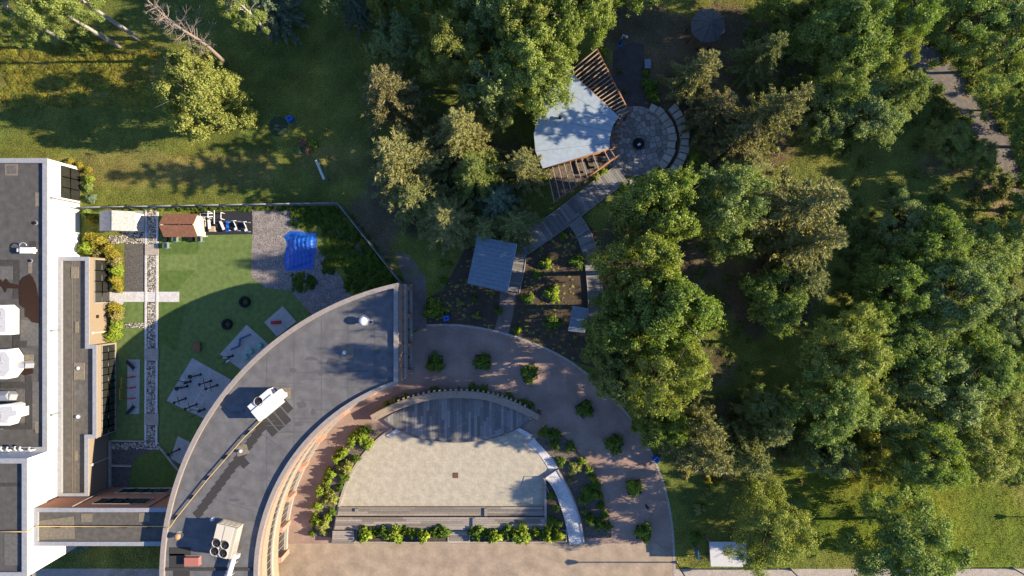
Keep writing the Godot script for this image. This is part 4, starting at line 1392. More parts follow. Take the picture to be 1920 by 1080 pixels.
		st = mb(true); lathe(st, c + Vector3(0.1, 0.9, 0.36), [Vector2(0.02, 0), Vector2(0.14, 0.02), Vector2(0.12, 0.07), Vector2(0, 0.08)], 10); put(st, "saddle", M.white_metal, t)
		st = mb(true); tube(st, [c + Vector3(-0.05, 0.4, -0.15), c + Vector3(0.05, 0.4, -0.15)], 0.27, 0.27, 16); put(st, "flywheel", M.black_metal, t)
	# blue tarpaulin over a heap
	tarp()
	tyre(460, 566, 0.52, "black truck tyre nearest the tarpaulin")
	tyre(427, 608, 0.5, "black truck tyre nearest the concrete pads")
	c = g(372, 650)
	t = thing("wooden_crate", "dark brown wooden crate on the shaded artificial lawn", "crate", c)
	for k in 4:
		st = mb(); box(st, c + Vector3(0, 0.42, -0.33 + k * 0.22), Vector3(0.62, 0.05, 0.19), 0.1); put(st, "slat", M.cedar, t)
	for s in [[-0.28, 0], [0.28, 0]]:
		st = mb(); box(st, c + Vector3(s[0], 0.2, 0), Vector3(0.05, 0.4, 0.86), 0.1); put(st, "side", M.cedar, t)
	# concrete pads and their machines
	pad_px("concrete_pad", "long narrow concrete pad with three red frames beside cobble channel", [240, 674, 263, 674, 262, 776, 239, 776])
	pad_px("concrete_pad", "large square concrete pad crowded with black exercise machines", [361, 671, 434, 712, 395, 790, 313, 751])
	pad_px("concrete_pad", "concrete pad with a blue zigzag beam and teal stools", [463, 609, 505, 646, 455, 695, 413, 664])
	pad_px("concrete_pad", "smallest concrete pad with a red rocker on it", [531, 574, 556, 603, 520, 631, 496, 604])
	pad_px("concrete_pad", "concrete pad partly hidden under the curved roof edge near the court", [334, 818, 372, 836, 352, 876, 320, 860])
	station(377, 702, 0, "black rower machine at the top of the large pad", 0.2)
	station(396, 714, 2, "black twist machine near the ladder head on large pad", 0.2)
	station(358, 715, 1, "black stepper with long arms on the large pad edge", 0.15)
	station(352, 724, 0, "black rower with footrest below the long armed stepper", 0.2)
	station(349, 747, 2, "black twist machine at the western corner of large pad", 0.25)
	station(369, 758, 2, "black twist machine at the foot of painted ladder", 0.3)
	station(384, 767, 1, "black stepper at the southern corner of large pad", 0.3)
	station(408, 722, 2, "black twist machine beside the curved roof edge", 0.2)
	station(437, 667, 1, "black stepper on the pad with blue zigzag beam", 0.5)
	station(337, 842, 2, "black twist machine on pad beside the court", 0.3)
	st = mb()
	var lp := [g(384, 719), g(394, 725), g(372, 769), g(361, 763)]
	for i in 4:
		var p: Vector3 = lp[i]; var q: Vector3 = lp[(i + 1) % 4]
		box(st, (p + q) * 0.5 + Vector3.UP * 0.096, Vector3((q - p).length(), 0.012, 0.06), atan2(-(q - p).z, (q - p).x))
	for i in range(1, 6):
		var p: Vector3 = lp[0].lerp(lp[3], i / 6.0); var q: Vector3 = lp[1].lerp(lp[2], i / 6.0)
		box(st, (p + q) * 0.5 + Vector3.UP * 0.098, Vector3((q - p).length() - 0.07, 0.012, 0.05), atan2(-(q - p).z, (q - p).x))
	t = thing("agility_ladder", "pale agility ladder lying across the large concrete pad", "ladder", lp[0])
	put(st, "ladder", M.pale_concrete, t)
	t = thing("balance_beam", "blue zigzag balance beam on concrete pad", "balance beam", g(455, 640))
	var zz := [g(435, 655), g(451, 648), g(452, 635), g(471, 627)]
	for i in 3:
		st = mb()
		var p: Vector3 = zz[i]; var q: Vector3 = zz[i + 1]
		box(st, (p + q) * 0.5 + Vector3.UP * 0.3, Vector3((q - p).length() + 0.06, 0.09, 0.14), atan2(-(q - p).z, (q - p).x)); put(st, "beam", M.blue_bar, t)
	for i in 4:
		rods(t, "leg", "galvanised", [[zz[i] + Vector3.UP * 0.09, zz[i] + Vector3.UP * 0.27]], 0.05)
	var wh := ["southern", "middle", "northern"]
	for i in 3:
		c = g([463, 473, 491][i], [669, 658, 647][i]); c.y = 0.09
		t = thing("step_stool", "teal stepping block on concrete pad, %s of the three" % wh[i], "stepping block", c, "teal stepping blocks")
		st = mb(); box(st, c + Vector3.UP * [0.15, 0.22, 0.3][i], Vector3(0.36, [0.3, 0.44, 0.6][i], 0.36), 0.6 + i * 0.2); put(st, "block", M.teal, t)
		st = mb(); box(st, c + Vector3.UP * [0.31, 0.45, 0.61][i], Vector3(0.39, 0.02, 0.39), 0.6 + i * 0.2); put(st, "top", M.teal, t)
	c = g(521, 604); c.y = 0.09
	t = thing("rocker", "red rounded rocker on smallest concrete pad", "rocker", c)
	st = mb(true); tube(st, [c + Vector3(-0.46, 0.3, 0.02), c + Vector3(-0.36, 0.38, 0.01), c + Vector3(0.3, 0.38, -0.01), c + Vector3(0.42, 0.3, -0.02)], 0.16, 0.16, 10); put(st, "seat", M.red, t)
	rods(t, "spring", "black_metal", [[c, c + Vector3.UP * 0.25]], 0.08)
	for i in 3:
		c = g(250, [706, 726, 746][i]); c.y = 0.09
		t = thing("push_up_frame", "red push up frame on the narrow pad, %s of three" % ["northern", "middle", "southern"][i], "push up frame", c, "red frames on the narrow pad")
		rods(t, "bar", "red", [[c + Vector3(-0.5, 0.3, 0.06), c + Vector3(0.2, 0.3, -0.02), c + Vector3(0.45, 0.3, -0.03)]], 0.04)
		rods(t, "leg", "red", [[c + Vector3(-0.45, 0, 0.05), c + Vector3(-0.45, 0.3, 0.05)], [c + Vector3(0.2, 0, -0.02), c + Vector3(0.2, 0.3, -0.02)]], 0.04)
		st = mb(); box(st, c + Vector3(0.05, 0.33, 0), Vector3(0.3, 0.06, 0.16), 0.1); put(st, "grip", M.red, t)
	for i in 2:
		c = g(250, [685, 766][i]); c.y = 0.09
		var sg := 1.0 if i == 0 else -1.0
		t = thing("sit_up_bench", "black sit up bench at the %s end of narrow pad" % ["northern", "southern"][i], "exercise bench", c, "black benches on the narrow pad")
		st = mb(); box(st, c + Vector3(-0.1, 0.32, -0.1 * sg), Vector3(1.0, 0.1, 0.3), -0.8 * sg); put(st, "pad", M.rubber, t)
		rods(t, "leg", "black_metal", [[c + Vector3(-0.3, 0, -0.3 * sg), c + Vector3(-0.3, 0.3, -0.3 * sg)], [c + Vector3(0.2, 0, 0.2 * sg), c + Vector3(0.2, 0.3, 0.2 * sg)]], 0.04)
		rods(t, "foot_bar", "black_metal", [[c + Vector3(0.2, 0.5, 0.5 * sg), c + Vector3(0.45, 0.5, 0.15 * sg)], [c + Vector3(0.2, 0.3, 0.2 * sg), c + Vector3(0.33, 0.5, 0.32 * sg)]], 0.035)
	for i in 2:
		c = g([236, 233][i], [717, 738][i])
		t = thing("parallel_bar", "orange bar on two legs beside the narrow pad, %s one" % ["northern", "southern"][i], "exercise bar", c, "orange bars beside the narrow pad")
		rods(t, "rail", "orange", [[c + Vector3(0, 0.8, -0.55), c + Vector3(0, 0.8, 0.5)]], 0.05)
		rods(t, "leg", "orange", [[c + Vector3(0, 0, -0.5), c + Vector3(0, 0.8, -0.5)], [c + Vector3(0, 0, 0.45), c + Vector3(0, 0.8, 0.45)]], 0.04)
	# stones
	pebbles()
	# plants of the yard
	var lab := 0
	for q in [[162, 402, 10, 0.9, "green"], [170, 412, 9, 0.8, "autumn"], [166, 445, 14, 1.2, "autumn"], [182, 452, 13, 1.1, "autumn"], [163, 465, 13, 1.1, "lime"], [180, 475, 15, 1.2, "dry"], [200, 470, 13, 1.1, "autumn"], [212, 478, 11, 1.0, "autumn"],
		[214, 492, 12, 1.1, "dry"], [217, 508, 12, 1.1, "lime"], [215, 524, 12, 1.1, "autumn"], [218, 538, 11, 1.0, "autumn"], [214, 578, 12, 1.2, "autumn"], [218, 592, 13, 1.2, "dry"], [216, 608, 13, 1.2, "lime"], [214, 624, 13, 1.3, "lime"], [209, 632, 9, 1.1, "lime"]]:
		shrub("shrub%d" % (lab % 3), q[0], q[1], q[2] * 1.05, q[3], q[4], "hedge_shrub", "leafy shrub in the yellowing row along school annex, %s from the fence" % ordinal(lab), "shrubs along the school annex")
		lab += 1
	lab = 0
	for q in [[164, 318, 8, 0.7, "autumn"], [168, 335, 9, 0.8, "lime"], [164, 350, 9, 0.7, "green"], [170, 372, 9, 0.5, "silver"], [130, 305, 9, 0.6, "autumn"], [148, 312, 9, 0.7, "autumn"]]:
		shrub("shrub%d" % (lab % 3), q[0], q[1], q[2], q[3], q[4], "corner_shrub", "small shrub at the glazed school corner, %s in the clump" % ordinal(lab), "shrubs at the school corner")
		lab += 1

func tarp() -> void:
	var t := thing("blue_tarpaulin", "crumpled bright blue tarpaulin over a heap in the yard", "tarpaulin", g(563, 470))
	var out := [[531, 442], [543, 441], [545, 433], [562, 434], [575, 437], [592, 436], [595, 450], [593, 460], [590, 482], [587, 505], [570, 505], [552, 508], [536, 508], [533, 495], [533, 478], [538, 464], [540, 455]]
	var poly := PackedVector2Array()
	for p in out: poly.append(Vector2(p[0], p[1]))
	var st := mb(true)
	var n := 34
	var f := func(i: int, j: int) -> Vector3:
		var v := Vector2(lerpf(529, 597, float(i) / n), lerpf(431, 510, float(j) / n))
		var ins := Geometry2D.is_point_in_polygon(v, poly)
		var best := 1e9
		var near := v
		for k in poly.size():
			var c := Geometry2D.get_closest_point_to_segment(v, poly[k], poly[(k + 1) % poly.size()])
			if c.distance_to(v) < best: best = c.distance_to(v); near = c
		if not ins: v = near
		var y := 0.03
		if ins:
			var e := smoothstep(0.0, 16.0, best)
			y += 0.3 * e + 0.06 * e * sin(v.x * 0.85 + sin(v.y * 0.1) * 2.0) + 0.04 * sin(v.y * 0.55 + v.x * 0.2) * smoothstep(0, 5, best) + 0.05 * nz.get_noise_2d(v.x * 1.3, v.y * 1.3) * e
		return g(v.x, v.y) + Vector3.UP * y
	for i in n:
		for j in n:
			var a: Vector3 = f.call(i, j); var b: Vector3 = f.call(i + 1, j); var c: Vector3 = f.call(i + 1, j + 1); var d: Vector3 = f.call(i, j + 1)
			if a.distance_to(c) < 0.001 and b.distance_to(d) < 0.001: continue
			if absf((b - a).cross(d - a).y) + absf((c - b).cross(c - d).y) < 1e-5: continue
			quad(st, a, b, c, d, Vector3.UP)
	put(st, "sheet", M.tarp, t)

func scatter(n: String, mesh: Mesh, m: Material, xf: Array, cols: Array, label: String, cat: String, parent: Node = null) -> void:
	var mm := MultiMesh.new()
	mm.transform_format = MultiMesh.TRANSFORM_3D
	mm.use_colors = true
	mm.mesh = mesh
	mm.instance_count = xf.size()
	for i in xf.size():
		mm.set_instance_transform(i, xf[i])
		mm.set_instance_color(i, cols[i])
	var o := MultiMeshInstance3D.new()
	o.multimesh = mm
	o.name = n
	o.material_override = m
	(parent if parent else self).add_child(o, true)
	tag(o, label, cat, "", "stuff")

func stone_mesh() -> ArrayMesh:
	var st := mb(true)
	lathe(st, Vector3.ZERO, [Vector2(0.0, -0.5), Vector2(0.7, -0.35), Vector2(1.0, 0.0), Vector2(0.75, 0.4), Vector2(0.0, 0.55)], 6)
	return done(st)

func pebbles() -> void:
	var sm := stone_mesh()
	var xf := []; var cc := []
	var put1 := func(px: float, py: float, s: float) -> void:
		var p := g(px, py); p.y = 0.04
		xf.append(Transform3D(Basis(Vector3.UP, rng.randf() * TAU).scaled(Vector3(s * rng.randf_range(0.8, 1.4), s * 0.8, s)), p))
		var v := pow(rng.randf_range(0.2, 1.0), 1.7)
		cc.append(Color(v, v * rng.randf_range(0.92, 1.0), v * rng.randf_range(0.82, 1.0)))
	for i in 5200:
		var y := rng.randf_range(395, 833)
		if (y > 456 and y < 481) or (y > 651 and y < 678) or (y > 773 and y < 799) or (y > 545 and y < 568): continue
		put1.call(rng.randf_range(277, 294), y, rng.randf_range(0.06, 0.12))
	for i in 900:
		var p := Vector2(rng.randf_range(205, 274), rng.randf_range(434, 456))
		if p.x < 230 and p.y < 442: continue
		put1.call(p.x, p.y, rng.randf_range(0.05, 0.1))
	for i in 160: put1.call(rng.randf_range(233, 273), rng.randf_range(606, 614), rng.randf_range(0.04, 0.09))
	for i in 500: put1.call(rng.randf_range(210, 300), rng.randf_range(830, 842), rng.randf_range(0.05, 0.1))
	var m := mat("pebble", Color(0.55, 0.53, 0.48), 0.85)
	m.vertex_color_use_as_albedo = true
	scatter("channel_pebbles", sm, m, xf, cc, "pale and dark cobbles filling the narrow channel beside the turf", "cobbles")

# ------------------------------------------------------------------ plaza
func planks(t: Node3D, n: String, mk: String, poly: PackedVector2Array, along: Vector2, w: float, y0: float, y1: float, minl := 99.0) -> void:
	# boards of width w laid along a direction, clipped to poly
	var u := along.normalized()
	var v := Vector2(-u.y, u.x)
	var lo := 1e9; var hi := -1e9; var a0 := 1e9; var a1 := -1e9
	for p in poly:
		lo = minf(lo, p.dot(v)); hi = maxf(hi, p.dot(v)); a0 = minf(a0, p.dot(u)); a1 = maxf(a1, p.dot(u))
	var k := lo
	while k < hi:
		var s := a0 - rng.randf() * minl * 0.6
		while s < a1:
			var e := s + minl * rng.randf_range(0.8, 1.2)
			var r := PackedVector2Array([u * s + v * k, u * (e - 0.012) + v * k, u * (e - 0.012) + v * (k + w - 0.014), u * s + v * (k + w - 0.014)])
			for piece in Geometry2D.intersect_polygons(r, poly):
				if absf(area(piece)) < 0.02: continue
				var st := mb()
				prism(st, piece, y0, y1 + rng.randf_range(-0.005, 0.004))
				put(st, n, M["%s%d" % [mk, rng.randi() % 4]], t)
			s = e
		k += w

func area(p: PackedVector2Array) -> float:
	var s := 0.0
	for i in p.size(): s += p[i].cross(p[(i + 1) % p.size()])
	return s * 0.5

func lamp(px: float, py: float, hh: float, label: String) -> void:
	var c := g(px, py)
	var t := thing("street_lamp", label, "street lamp", c, "lamp posts beside the pavement")
	rods(t, "pole", "black_metal", [[c, c + Vector3.UP * hh]], 0.06)
	var st := mb(true)
	lathe(st, c, [Vector2(0.16, 0), Vector2(0.16, 0.1), Vector2(0.07, 0.3)], 12); put(st, "base", M.grey_metal, t)
	st = mb(true)
	lathe(st, c + Vector3.UP * hh, [Vector2(0.08, -0.1), Vector2(0.2, 0.05), Vector2(0.26, 0.3), Vector2(0.3, 0.34), Vector2(0.05, 0.5), Vector2(0, 0.52)], 12); put(st, "lantern", M.black_metal, t)

func bin(px: float, py: float, m: String, label: String, turn := 0.2) -> void:
	var c := g(px, py)
	var t := thing("litter_bin", label, "bin", c, "blue bins")
	var st := mb(); box(st, c + Vector3.UP * 0.45, Vector3(0.5, 0.88, 0.44), turn); put(st, "body", M[m], t)
	st = mb(); box(st, c + Vector3.UP * 0.93, Vector3(0.56, 0.08, 0.5), turn); put(st, "lid", M[m], t)
	st = mb(); box(st, c + Vector3.UP * 0.985, Vector3(0.26, 0.03, 0.14), turn); put(st, "opening", M.black_metal, t)

func plaza_things() -> void:
	var st: SurfaceTool
	# pale paved oval
	var left := curve_px([628, 1018, 632, 985, 640, 945, 655, 900, 678, 862, 706, 830, 738, 806], 6)
	var right := curve_px([976, 806, 1004, 828, 1024, 860, 1036, 885], 6)
	var oval := PackedVector2Array(left)
	oval.append_array(right)
	oval.append_array(pl([1022, 898, 1022, 1018]))
	st = mb(); prism(st, oval, -0.05, 0.032); struct(st, "oval_pavement", M.pavers)
	st = mb(); prism(st, band(offset_line(left, 0.0), offset_line(left, -0.26)), -0.1, 0.2); struct(st, "oval_kerb", M.concrete)
	# timber stage
	var low := curve_px([722, 784, 745, 800, 790, 818, 853, 826, 915, 820, 965, 803, 995, 781], 6)
	var top := curve_px([995, 781, 960, 764, 915, 751, 853, 745, 800, 750, 755, 765, 722, 784], 6)
	var lens := PackedVector2Array(low)
	lens.append_array(top.slice(1, top.size() - 1))
	var t := thing("timber_stage", "lens shaped weathered timber stage at the head of the oval", "stage", g(853, 785))
	st = mb(); prism(st, lens, 0.0, 0.3); put(st, "base", M.mortar, t)
	planks(t, "plank", "deck", lens, Vector2(0, 1), 0.29, 0.3, 0.34, 1.9)
	st = mb(); prism(st, band(offset_line(low, 0.0), offset_line(low, 0.14)), 0.0, 0.36); put(st, "edge_board", M.deck2, t)
	# curved low wall behind it, with a row of pickets
	var oh := 1.0
	var wo := curve_px([694, 780, 740, 757, 795, 740, 855, 734, 915, 739, 965, 755, 1013, 780], 6, oh)
	var wi := curve_px([700, 790, 745, 768, 798, 751, 853, 745.5, 912, 750, 960, 766, 1008, 787], 6, oh)
	t = thing("stage_wall", "curved tan topped low wall behind the timber stage", "wall", Vector3(g(853, 745).x, 0, g(853, 745).z))
	st = mb(); prism(st, band(wo, wi), 0.0, oh - 0.08); put(st, "wall", M.sill, t)
	st = mb(); prism(st, band(offset_line(wo, -0.05), offset_line(wi, 0.05)), oh - 0.08, oh); put(st, "cap", M.wall_cap, t)
	for i in range(7, 33):
		var f := i * (wo.size() - 1) / 36.0
		var p: Vector2 = wo[int(f)].lerp(wo[mini(int(f) + 1, wo.size() - 1)], f - int(f))
		var tt: Vector2 = (wo[mini(int(f) + 1, wo.size() - 1)] - wo[int(f)]).normalized()
		st = mb(); box(st, Vector3(p.x + tt.y * 0.17, 0.56, p.y - tt.x * 0.17), Vector3(0.2, 1.12, 0.16), -atan2(tt.y, tt.x)); put(st, "picket", M.cedar_pale, t)
	var k0 := 0
	for q in [[706, 775, 0.5], [858, 728, -0.1], [861, 726, 0.2], [935, 737, -0.1], [938, 738, -0.1], [1008, 770, -0.2], [1012, 771, -0.2]]:
		var c := g(q[0], q[1])
		var w := thing("timber_prop", "short cedar prop at the back of curved stage wall, %s from the building" % ordinal(k0), "timber prop", c, "cedar props behind the stage wall")
		k0 += 1
		st = mb(); box(st, c + Vector3(0, 0.5, 0.1), Vector3(0.14, 1.1, 0.14), q[2], Basis(Vector3.RIGHT, 0.45)); put(st, "post", M.cedar, w)
		st = mb(); box(st, c + Vector3(0, 0.03, -0.15), Vector3(0.3, 0.06, 0.3), q[2]); put(st, "foot", M.concrete, w)
	for q in [["western", [725, 815, 749, 800, 757, 805, 733, 820]], ["eastern", [970, 799, 999, 815, 992, 820, 963, 804]]]:
		t = thing("stage_step", "pale concrete step at the %s end of timber stage" % q[0], "step", g(q[1][0], q[1][1]), "steps to the stage")
		st = mb(); prism(st, pl(q[1]), 0.0, 0.17); put(st, "lower_tread", M.pale_concrete, t)
		st = mb(); prism(st, pl([q[1][0], q[1][1], q[1][2], q[1][3], (q[1][2] * 2 + q[1][4]) / 3.0, (q[1][3] * 2 + q[1][5]) / 3.0, (q[1][0] * 2 + q[1][6]) / 3.0, (q[1][1] * 2 + q[1][7]) / 3.0]), 0.17, 0.3); put(st, "upper_tread", M.pale_concrete, t)
	# timber seating tiers
	var dirx := Vector2(1, 0)
	var tiers := [["front", [637, 949, 1021, 949, 1021, 965.5, 634, 965.5], 0.3], ["middle", [633, 966, 1021, 966, 1021, 989, 630, 989], 0.62], ["back", [628, 989.5, 668, 989.5, 668, 1013, 627, 1013], 0.9]]
	for q in tiers:
		t = thing("seating_tier", "weathered timber seating tier, %s row of the terrace" % q[0], "seating", g(q[1][0], q[1][1]), "timber seating tiers")
		planks(t, "plank", "bench", pl(q[1]), dirx, 0.21, q[2] - 0.04, q[2], 4.2)
		st = mb(); prism(st, inset(pl(q[1]), 0.05), 0.0, q[2] - 0.045); put(st, "riser", M.bench2, t)
	for q in [[667, 951, 673, 951, 673, 957.5, 667, 957.5, 0.3], [908, 950.5, 914, 950.5, 914, 965, 908, 965, 0.3], [886.5, 966.5, 892, 966.5, 892, 983, 886.5, 983, 0.62]]:
		t = thing("seat_step", "small timber block on the seating terrace, %s one" % ["western", "front middle", "upper middle"][[667, 908, 886.5].find(q[0])], "step", g(q[0], q[1]), "blocks on the seating terrace")
		st = mb(); prism(st, pl(q.slice(0, 8)), q[8], q[8] + 0.14); put(st, "block", M.bench2, t)
		st = mb(); prism(st, inset(pl(q.slice(0, 8)), 0.02), q[8] + 0.14, q[8] + 0.16); put(st, "top", M.deck1, t)
	# planter trough behind the terrace
	for q in [["western", [669, 990, 842, 990, 842, 1013, 669, 1013]], ["eastern", [880, 990, 1062, 990, 1062, 1013, 880, 1013]]]:
		t = thing("planter_trough", "long timber planter trough behind the seating, %s one" % q[0], "planter", g(q[1][0], q[1][1]), "long planter troughs")
		var pp := pl(q[1])
		var ii := inset(pp, 0.1)
		for i in 4:
			st = mb(); prism(st, PackedVector2Array([pp[i], pp[(i + 1) % 4], ii[(i + 1) % 4], ii[i]]), 0.0, 0.55); put(st, "side", M["bench%d" % i], t)
		st = mb(); prism(st, ii, 0.0, 0.48); put(st, "soil", M.mulch, t)
	t = thing("terrace_landing", "flat timber landing between the two planter troughs", "landing", g(843, 990))
	planks(t, "plank", "bench", pl([843, 990, 879, 990, 879, 1013, 843, 1013]), dirx, 0.21, 0.0, 0.28, 4.0)
	var k := 0
	for q in [[684, 1002, 15, 1.0, "lime"], [700, 996, 10, 0.7, "shrub_green"], [718, 997, 11, 0.7, "shrub_green"], [739, 1003, 15, 1.1, "lime"], [760, 996, 9, 0.6, "shrub_green"], [773, 999, 9, 0.8, "lime"], [793, 1005, 14, 1.1, "lime"], [813, 997, 10, 0.7, "shrub_green"], [830, 998, 12, 0.8, "shrub_green"]]:
		shrub("lily" if k % 2 else "lily1", q[0], q[1], q[2], q[3], q[4], "trough_plant", "%s leafy plant in the western trough, %s from its end" % ["bright green" if q[4] == "lime" else "dark green", ordinal(k)], "plants in the long troughs", "plant", 0.4)
		k += 1
	k = 0
	for q in [[893, 999, 13, 0.7, "shrub_green"], [910, 999, 10, 0.7, "shrub_green"], [927, 1006, 13, 1.1, "lime"], [950, 997, 11, 0.7, "shrub_green"], [979, 1003, 16, 1.1, "lime"], [1006, 998, 9, 0.8, "lime"], [1026, 1003, 13, 1.0, "lime"], [1045, 1004, 13, 1.1, "lime"], [965, 999, 10, 0.8, "lime"]]:
		shrub("lily" if k % 2 else "lily1", q[0], q[1], q[2], q[3], q[4], "trough_plant", "%s leafy plant in the eastern trough, %s along it" % ["bright green" if q[4] == "lime" else "dark green", ordinal(k)], "plants in the long troughs", "plant", 0.4)
		k += 1
	# planting beds either side of the oval
	var bl := pl([582, 1003, 590, 975, 600, 940, 620, 885, 645, 840, 672, 806, 716, 806, 700, 830, 676, 858, 652, 900, 637, 942, 629, 985, 626, 1008])
	st = mb(); prism(st, bl, -0.05, 0.1); struct(st, "western_bed_ground", M.bed_soil)
	var brr := pl([1003, 824, 1038, 800, 1075, 835, 1105, 880, 1130, 930, 1145, 985, 1146, 1008, 1098, 1008, 1092, 975, 1078, 930, 1060, 895, 1040, 862])
	st = mb(); prism(st, brr, -0.05, 0.1); struct(st, "eastern_bed_ground", M.bed_soil)
	st = mb(); prism(st, pl([1023, 900, 1036, 912, 1050, 945, 1060, 985, 1063, 1013, 1024, 1013]), 0.0, 0.44); struct(st, "raised_bed_ground", M.mulch)
	for q in [[1021, 897, 1023.5, 897, 1025, 1014, 1022, 1014]]:
		t = thing("retaining_wall", "low concrete retaining wall between terrace and ramp", "wall", g(q[0], q[1]))
		st = mb(); prism(st, pl(q, 0.5), 0.0, 0.5); put(st, "wall", M.concrete, t)
		st = mb(); prism(st, pl([q[0] - 0.6, q[1], q[2] + 0.6, q[3], q[4] + 0.6, q[5], q[6] - 0.6, q[7]], 0.54), 0.5, 0.54); put(st, "cap", M.concrete, t)
	# ramp
	var ro := curve_px([1046, 878, 1062, 905, 1076, 935, 1087, 968, 1094, 1005, 1095, 1018], 5)
	var ri := curve_px([1022, 894, 1036, 912, 1048, 940, 1058, 972, 1065, 1005, 1067, 1018], 5)
	t = thing("ramp", "curved pale concrete ramp between the oval and eastern bed", "ramp", g(1070, 950))
	st = mb(); prism(st, band(ro, ri), 0.0, 0.42); put(st, "slab", M.pale_concrete, t)
	st = mb(); prism(st, band(offset_line(ri, 0.0), offset_line(ri, -0.16)), 0.0, 0.56); put(st, "kerb", M.pale_concrete, t)
	st = mb(); prism(st, band(offset_line(ro, 0.0), offset_line(ro, 0.16)), 0.0, 0.5); put(st, "kerb", M.concrete, t)
	var uo := curve_px([1046, 877, 1034, 856, 1018, 836, 1001, 820], 5)
	st = mb(); prism(st, band(uo, offset_line(uo, -0.85)), 0.0, 0.075); put(st, "approach_slab", M.pale_concrete, t)
	t = thing("handrail", "thin metal handrail at the head of the ramp", "handrail", g(1010, 895))
	rods(t, "rail", "grey_metal", [[g(1018, 893) + Vector3.UP * 0.9, g(1028, 918) + Vector3.UP * 1.35], [g(1018, 893) + Vector3.UP * 0.5, g(1028, 918) + Vector3.UP * 0.95]], 0.025)
	rods(t, "post", "grey_metal", [[g(1018, 893), g(1018, 893) + Vector3.UP * 0.9], [g(1028, 918), g(1028, 918) + Vector3.UP * 1.35]], 0.025)
	k = 0
	for q in [[676, 818, 14, 1.0, "lime"], [690, 832, 12, 0.9, "lime"], [684, 808, 9, 0.8, "shrub_green"], [660, 828, 9, 0.9, "lime"], [642, 848, 11, 0.9, "lime"], [630, 862, 10, 0.9, "lime"], [648, 876, 14, 1.0, "yellow_green"], [668, 860, 9, 0.6, "shrub_green"], [617, 888, 11, 0.9, "lime"], [644, 898, 9, 0.6, "shrub_green"], [612, 905, 9, 0.8, "lime"], [600, 922, 10, 0.9, "lime"], [618, 934, 12, 1.0, "yellow_green"], [594, 950, 12, 0.9, "lime"], [590, 975, 12, 1.0, "lime"], [604, 988, 14, 1.1, "yellow_green"], [584, 1000, 7, 0.6, "shrub_green"], [622, 960, 8, 0.5, "shrub_green"], [636, 915, 8, 0.5, "shrub_green"], [614, 972, 9, 0.9, "lime"]]:
		shrub("shrub%d" % (k % 3) if k % 2 else "lily", q[0], q[1], q[2], q[3], q[4], "bed_shrub", "leafy shrub in the western bed beside the oval, %s counting from the stage" % ordinal(k), "shrubs in the western bed", "shrub", 0.08)
		k += 1
	k = 0
	for q in [[1022, 812, 13, 0.9, "shrub_green"], [1042, 815, 13, 0.9, "shrub_green"], [1040, 834, 10, 0.8, "shrub_green"], [1070, 838, 9, 0.7, "shrub_green"], [1092, 865, 9, 0.8, "lime"], [1078, 879, 11, 0.9, "yellow_green"], [1104, 881, 8, 0.8, "lime"], [1052, 866, 9, 0.6, "shrub_green"], [1070, 900, 8, 0.6, "dry"], [1112, 897, 8, 0.8, "lime"], [1118, 911, 9, 0.8, "shrub_green"], [1104, 929, 14, 1.0, "shrub_green"], [1126, 931, 8, 0.8, "shrub_green"], [1128, 950, 10, 0.9, "shrub_green"], [1134, 966, 9, 0.8, "shrub_green"], [1106, 975, 13, 1.0, "shrub_green"], [1126, 985, 15, 1.1, "shrub_green"], [1140, 988, 8, 0.8, "shrub_green"], [1096, 960, 7, 0.6, "green"], [1088, 938, 8, 0.6, "green"]]:
		shrub("shrub%d" % (k % 3), q[0], q[1], q[2], q[3], q[4], "bed_shrub", "leafy shrub in the eastern bed beside the ramp, %s counting from the stage" % ordinal(k), "shrubs in the eastern bed", "shrub", 0.08)
		k += 1
	k = 0
	for q in [[1034, 930, 7, 0.6], [1042, 955, 9, 0.7], [1034, 978, 8, 0.7], [1048, 985, 8, 0.6]]:
		shrub("small%d" % (k % 2), q[0], q[1], q[2], q[3], "shrub_green", "bed_plant", "low plant between the terrace and the ramp, %s from the ramp head" % ordinal(k), "plants beside the ramp", "plant", 0.44)
		k += 1
	k = 0
	for q in [[723, 758, 8, 0.6], [740, 752, 9, 0.7], [760, 745, 9, 0.6], [815, 731, 8, 0.5], [885, 728, 9, 0.5], [905, 731, 9, 0.6], [955, 745, 10, 0.6], [980, 755, 9, 0.6], [996, 760, 9, 0.7]]:
		shrub("small%d" % (k % 2), q[0], q[1], q[2], q[3], "lime" if k < 3 else "shrub_green", "wall_plant", "green plant behind the curved stage wall, %s from the building" % ordinal(k), "plants behind the stage wall", "plant")
		k += 1
	# square planters along the brick crescent
	k = 0
	for q in [[817, 680, 0.0], [905, 678, 0.0], [992, 700, 0.25], [1096, 766, 0.6], [1151, 831, 0.7], [1188, 913, 0.15], [1206, 997, 0.0]]:
		var c := g(q[0], q[1])
		t = thing("square_planter", "square planter with a bushy green shrub, %s along the brick crescent" % ordinal(k), "planter", c, "square planters on the brick crescent")
		var hs := 0.78
		var bs := Basis(Vector3.UP, q[2])
		for s in 4:
			var d := bs * Basis(Vector3.UP, s * PI / 2.0) * Vector3(hs, 0, 0)
			st = mb(); box(st, c + d + Vector3.UP * 0.05, Vector3(0.12, 0.1, hs * 2.0 + (0.12 if s % 2 else -0.12)), q[2] + s * PI / 2.0); put(st, "kerb", M.plaza, t)
		st = mb(); box(st, c + Vector3.UP * 0.04, Vector3(hs * 1.9, 0.06, hs * 1.9), q[2]); put(st, "soil", M.mulch, t)
